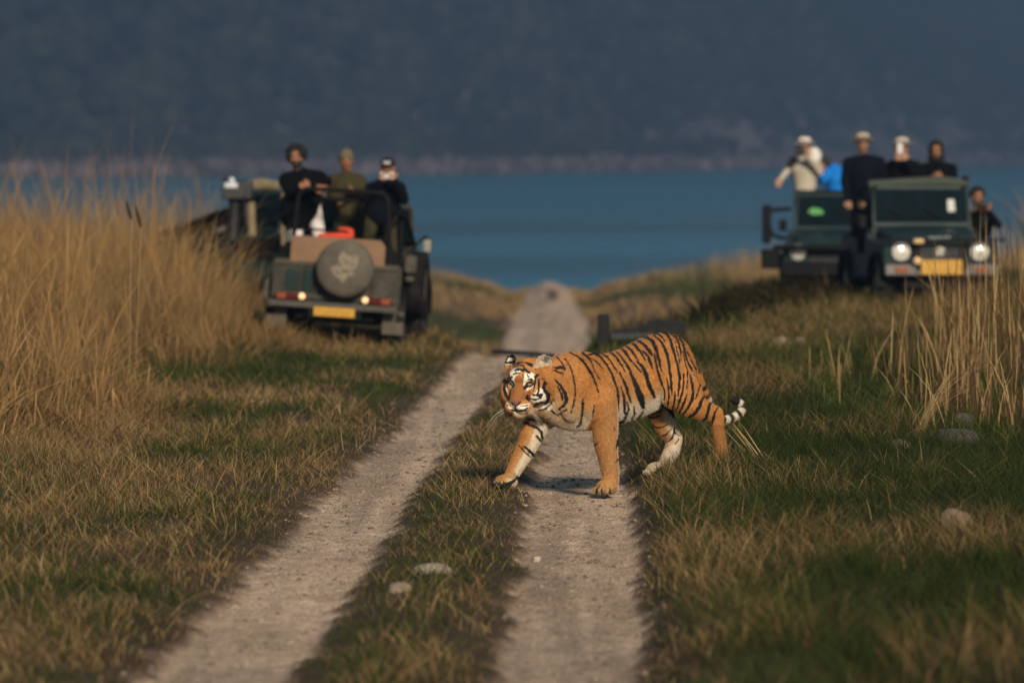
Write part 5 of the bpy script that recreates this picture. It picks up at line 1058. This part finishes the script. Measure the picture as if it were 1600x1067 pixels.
# on the rear-view jeep
dA = 64.5
r, rel, Hx, Jx = person('person in long black kurta with curly hair leaning on the jeep roll bar', dA, (463, 247), R(-8), [(446, 276), (499, 273)], [(452, 302, -.18), (511, 284, -.12)], [(490, 294, -.50), (488, 289, -.48)], [(462, 332), (491, 331)], [(464, 400, -.05), (504, 392, -.12)], [(464, 455), (503, 455)], (.0035, .0038, .0048), (.60, .56, .54), beard=(.03, .027, .025), thick=1.24,
    skirt=[((462, 318), (463, 339), .16, .17)], hand_dir=((1, -.1, -.05), (-.9, -.2, -.1)), extra=None)
cap_on(r, rel, Hx, (.004, .0035, .0035), 'hair', 'hair', True)
r, rel, Hx, Jx = person('person in olive jacket and knitted olive cap in the middle of the jeep', 65.3, (541, 251), R(5), [(521, 279), (563, 279)], [(517, 304, -.05), (568, 303, -.05)], [(531, 316, -.30), (553, 300, -.30)], [(532, 334), (553, 334)], [(531, 398), (554, 398)], [(531, 455), (555, 455)], OLV, (.035, .031, .017), thick=1.2)
cap_on(r, rel, Hx, (.105, .085, .045), 'beanie', 'knitted_cap')
dC = 64.7
r, rel, Hx, Jx = person('person in black jacket and printed black cap filming with a white phone', dC, (606, 264), R(-4), [(582, 291), (624, 290)], [(573, 310, -.18), (631, 312, -.12)], [(594, 284, -.36), (616, 284, -.36)], [(583, 332), (607, 333)], [(572, 392, -.1), (613, 392)], [(577, 455), (613, 458)], (.0045, .0052, .0085), (.042, .037, .018), thick=1.28, pitch=.05, hand_dir=((.3, -.2, .8), (-.3, -.2, .8)))
c_ = cap_on(r, rel, Hx, (.004, .004, .005), 'cap', 'cap')
for s in (-1, 1): MB().ring(rel(.108, s*.020, .075), Hx @ Vector((1, 0, .25)), [(-.004, .011), (.006, .011), (.006, .019), (-.004, .019)], 16).build('cap_print', mat('cap_print', (.62, .62, .6), rough=.8), c_)
o = MB().box(W(605, 274, dC - .40), (.155, .012, .076)).build('phone', mat('white_phone', (.52, .52, .52), rough=.4), None, bevel=.006); tag(o, 'white phone held up by the person in the printed black cap', 'phone')
# on the jeep facing the camera
r, rel, Hx, Jx = person('tall person in navy jacket and pale brimmed hat standing beside the windscreen', 75.6, (1348, 226), R(6), [(1325, 251), (1374, 250)], [(1320, 284), (1381, 283)], [(1325, 313, -.15), (1351, 315, -.22)], [(1340, 318), (1364, 318)], [(1336, 372), (1362, 372)], [(1336, 424), (1362, 424)], NAVY, (.018, .018, .022), thick=1.22, skin=SKIN2*.8)
cap_on(r, rel, Hx, (.36, .30, .22), 'brim')
dD = 76.0
r, rel, Hx, Jx = person('person in black jacket and white hat filming over the windscreen', dD, (1409, 233), R(4), [(1391, 256), (1431, 256)], [(1392, 279, -.15), (1430, 277, -.15)], [(1402, 253, -.30), (1413, 253, -.30)], [(1402, 320), (1424, 320)], [(1402, 372), (1425, 372)], [(1402, 424), (1425, 424)], BLK, (.008, .008, .010), thick=1.1, hand_dir=((.1, -.1, 1), (-.1, -.1, 1)), skin=SKIN2)
cap_on(r, rel, Hx, (.42, .37, .29), 'brim', 'hat', (.02, .02, .02))
o = MB().box(W(1406, 232, dD - .36), (.072, .010, .145)).build('phone', mat('white_phone', (.8, .8, .8)), None, bevel=.006); tag(o, 'upright white phone in front of the white hatted person', 'phone')
r, rel, Hx, Jx = person('person in black hooded jacket behind the jeep windscreen', 76.0, (1463, 236), R(-4), [(1441, 261), (1487, 261)], [(1438, 282, -.1), (1490, 283, -.1)], [(1456, 277, -.34), (1472, 277, -.34)], [(1452, 320), (1476, 320)], [(1452, 372), (1476, 372)], [(1452, 424), (1476, 424)], BLK, (.008, .008, .010), thick=1.2)
cap_on(r, rel, Hx, (.0032, .0036, .0045), 'hood', 'hood')
dE = 74.9
r, rel, Hx, Jx = person('dark haired person leaning out beside the windscreen with a camera', dE, (1527, 309), R(14), [(1514, 335), (1551, 338)], [(1520, 352, -.25), (1560, 352, -.15)], [(1529, 331, -.36), (1544, 330, -.34)], [(1512, 392), (1532, 392)], [(1515, 405, -.4), (1532, 405, -.4)], [(1515, 432, -.45), (1532, 432, -.45)], BLK, (.008, .008, .010), thick=1.05, hand_dir=((.4, -.3, .8), (-.3, -.3, .8)))
cap_on(r, rel, Hx, (.004, .0035, .0035), 'hair', 'hair')
cb = MB(); cb.box((0, 0, 0), (.14, .07, .095)); cb.lathe((.0, -.03, 0), (0, -1, 0), [(0, .04), (.07, .042), (.09, .036), (.09, .02)], 16); cb.box((0, 0, .055), (.06, .05, .03)); ce = empty('photo_camera', W(1536, 320, dE - .42), R(-4), 'small black camera held by the person leaning out beside the windscreen', 'camera'); cb.build('camera_body', mat('camera_black', (.01, .01, .01)), ce, bevel=.01)
# on the jeep behind it
dF = 84.2
r, rel, Hx, Jx = person('person in pale vest and white hat standing in the far jeep with camera', dF, (1257, 231), R(-12), [(1241, 252), (1274, 252)], [(1231, 266, -.1), (1281, 270, -.15)], [(1221, 279, -.3), (1263, 247, -.34)], [(1249, 300), (1268, 300)], [(1248, 352), (1269, 352)], [(1248, 402), (1270, 402)], (.40, .36, .29), (.10, .09, .07), thick=1.08, skin=SKIN2, hand_dir=((-.3, -.2, -.6), (-.3, -.2, .8)))
cap_on(r, rel, Hx, (.66, .58, .50), 'brim', 'sun_hat', (.5, .44, .38))
sc_ = MB(); sc_.ell(W(1272, 244, dF - .12) - r.location, (.11, .08, .13)); sc_.ell(W(1266, 250, dF - .13) - r.location, (.09, .07, .07)); link_mesh('scarf', union_mesh(sc_, .012, 3), r, mat('scarf_white', (.62, .60, .54), rough=.95, var=.2, bump=.4))
sl_ = MB(); sl_.capsule(W(1241, 251, dF) - r.location, W(1232, 264, dF - .08) - r.location, .075, .066, 12); link_mesh('sleeve', union_mesh(sl_, .012, 2), r, mat('sleeve_green', (.07, .075, .055), rough=.95, var=.2))
cb = MB(); cb.box((0, 0, 0), (.15, .08, .11)); cb.lathe((0, -.03, -.005), (0, -1, 0), [(0, .05), (.12, .052), (.2, .058), (.2, .03)], 16); cb.box((0, 0, .065), (.07, .06, .035)); ce = empty('photo_camera', W(1251, 236, dF - .36), R(-10), 'long lens black camera at the face of the white hatted person in the far jeep', 'camera'); cb.build('camera_body', mat('camera_black', (.01, .01, .01)), ce, bevel=.012)
r, rel, Hx, Jx = person('person in bright blue jacket bending behind the pale vested person', 84.9, (1287, 262), R(-40), [(1293, 268, -.18), (1314, 264, .18)], [(1285, 284, -.25), (1320, 288, .15)], [(1279, 274, -.40), (1312, 303, .0)], [(1303, 304), (1316, 304)], [(1301, 352), (1316, 352)], [(1301, 402), (1316, 402)], (.010, .155, .50), (.02, .02, .03), thick=1.25, skin=SKIN2)
cap_on(r, rel, Hx, (.02, .016, .014), 'hair', 'hair')
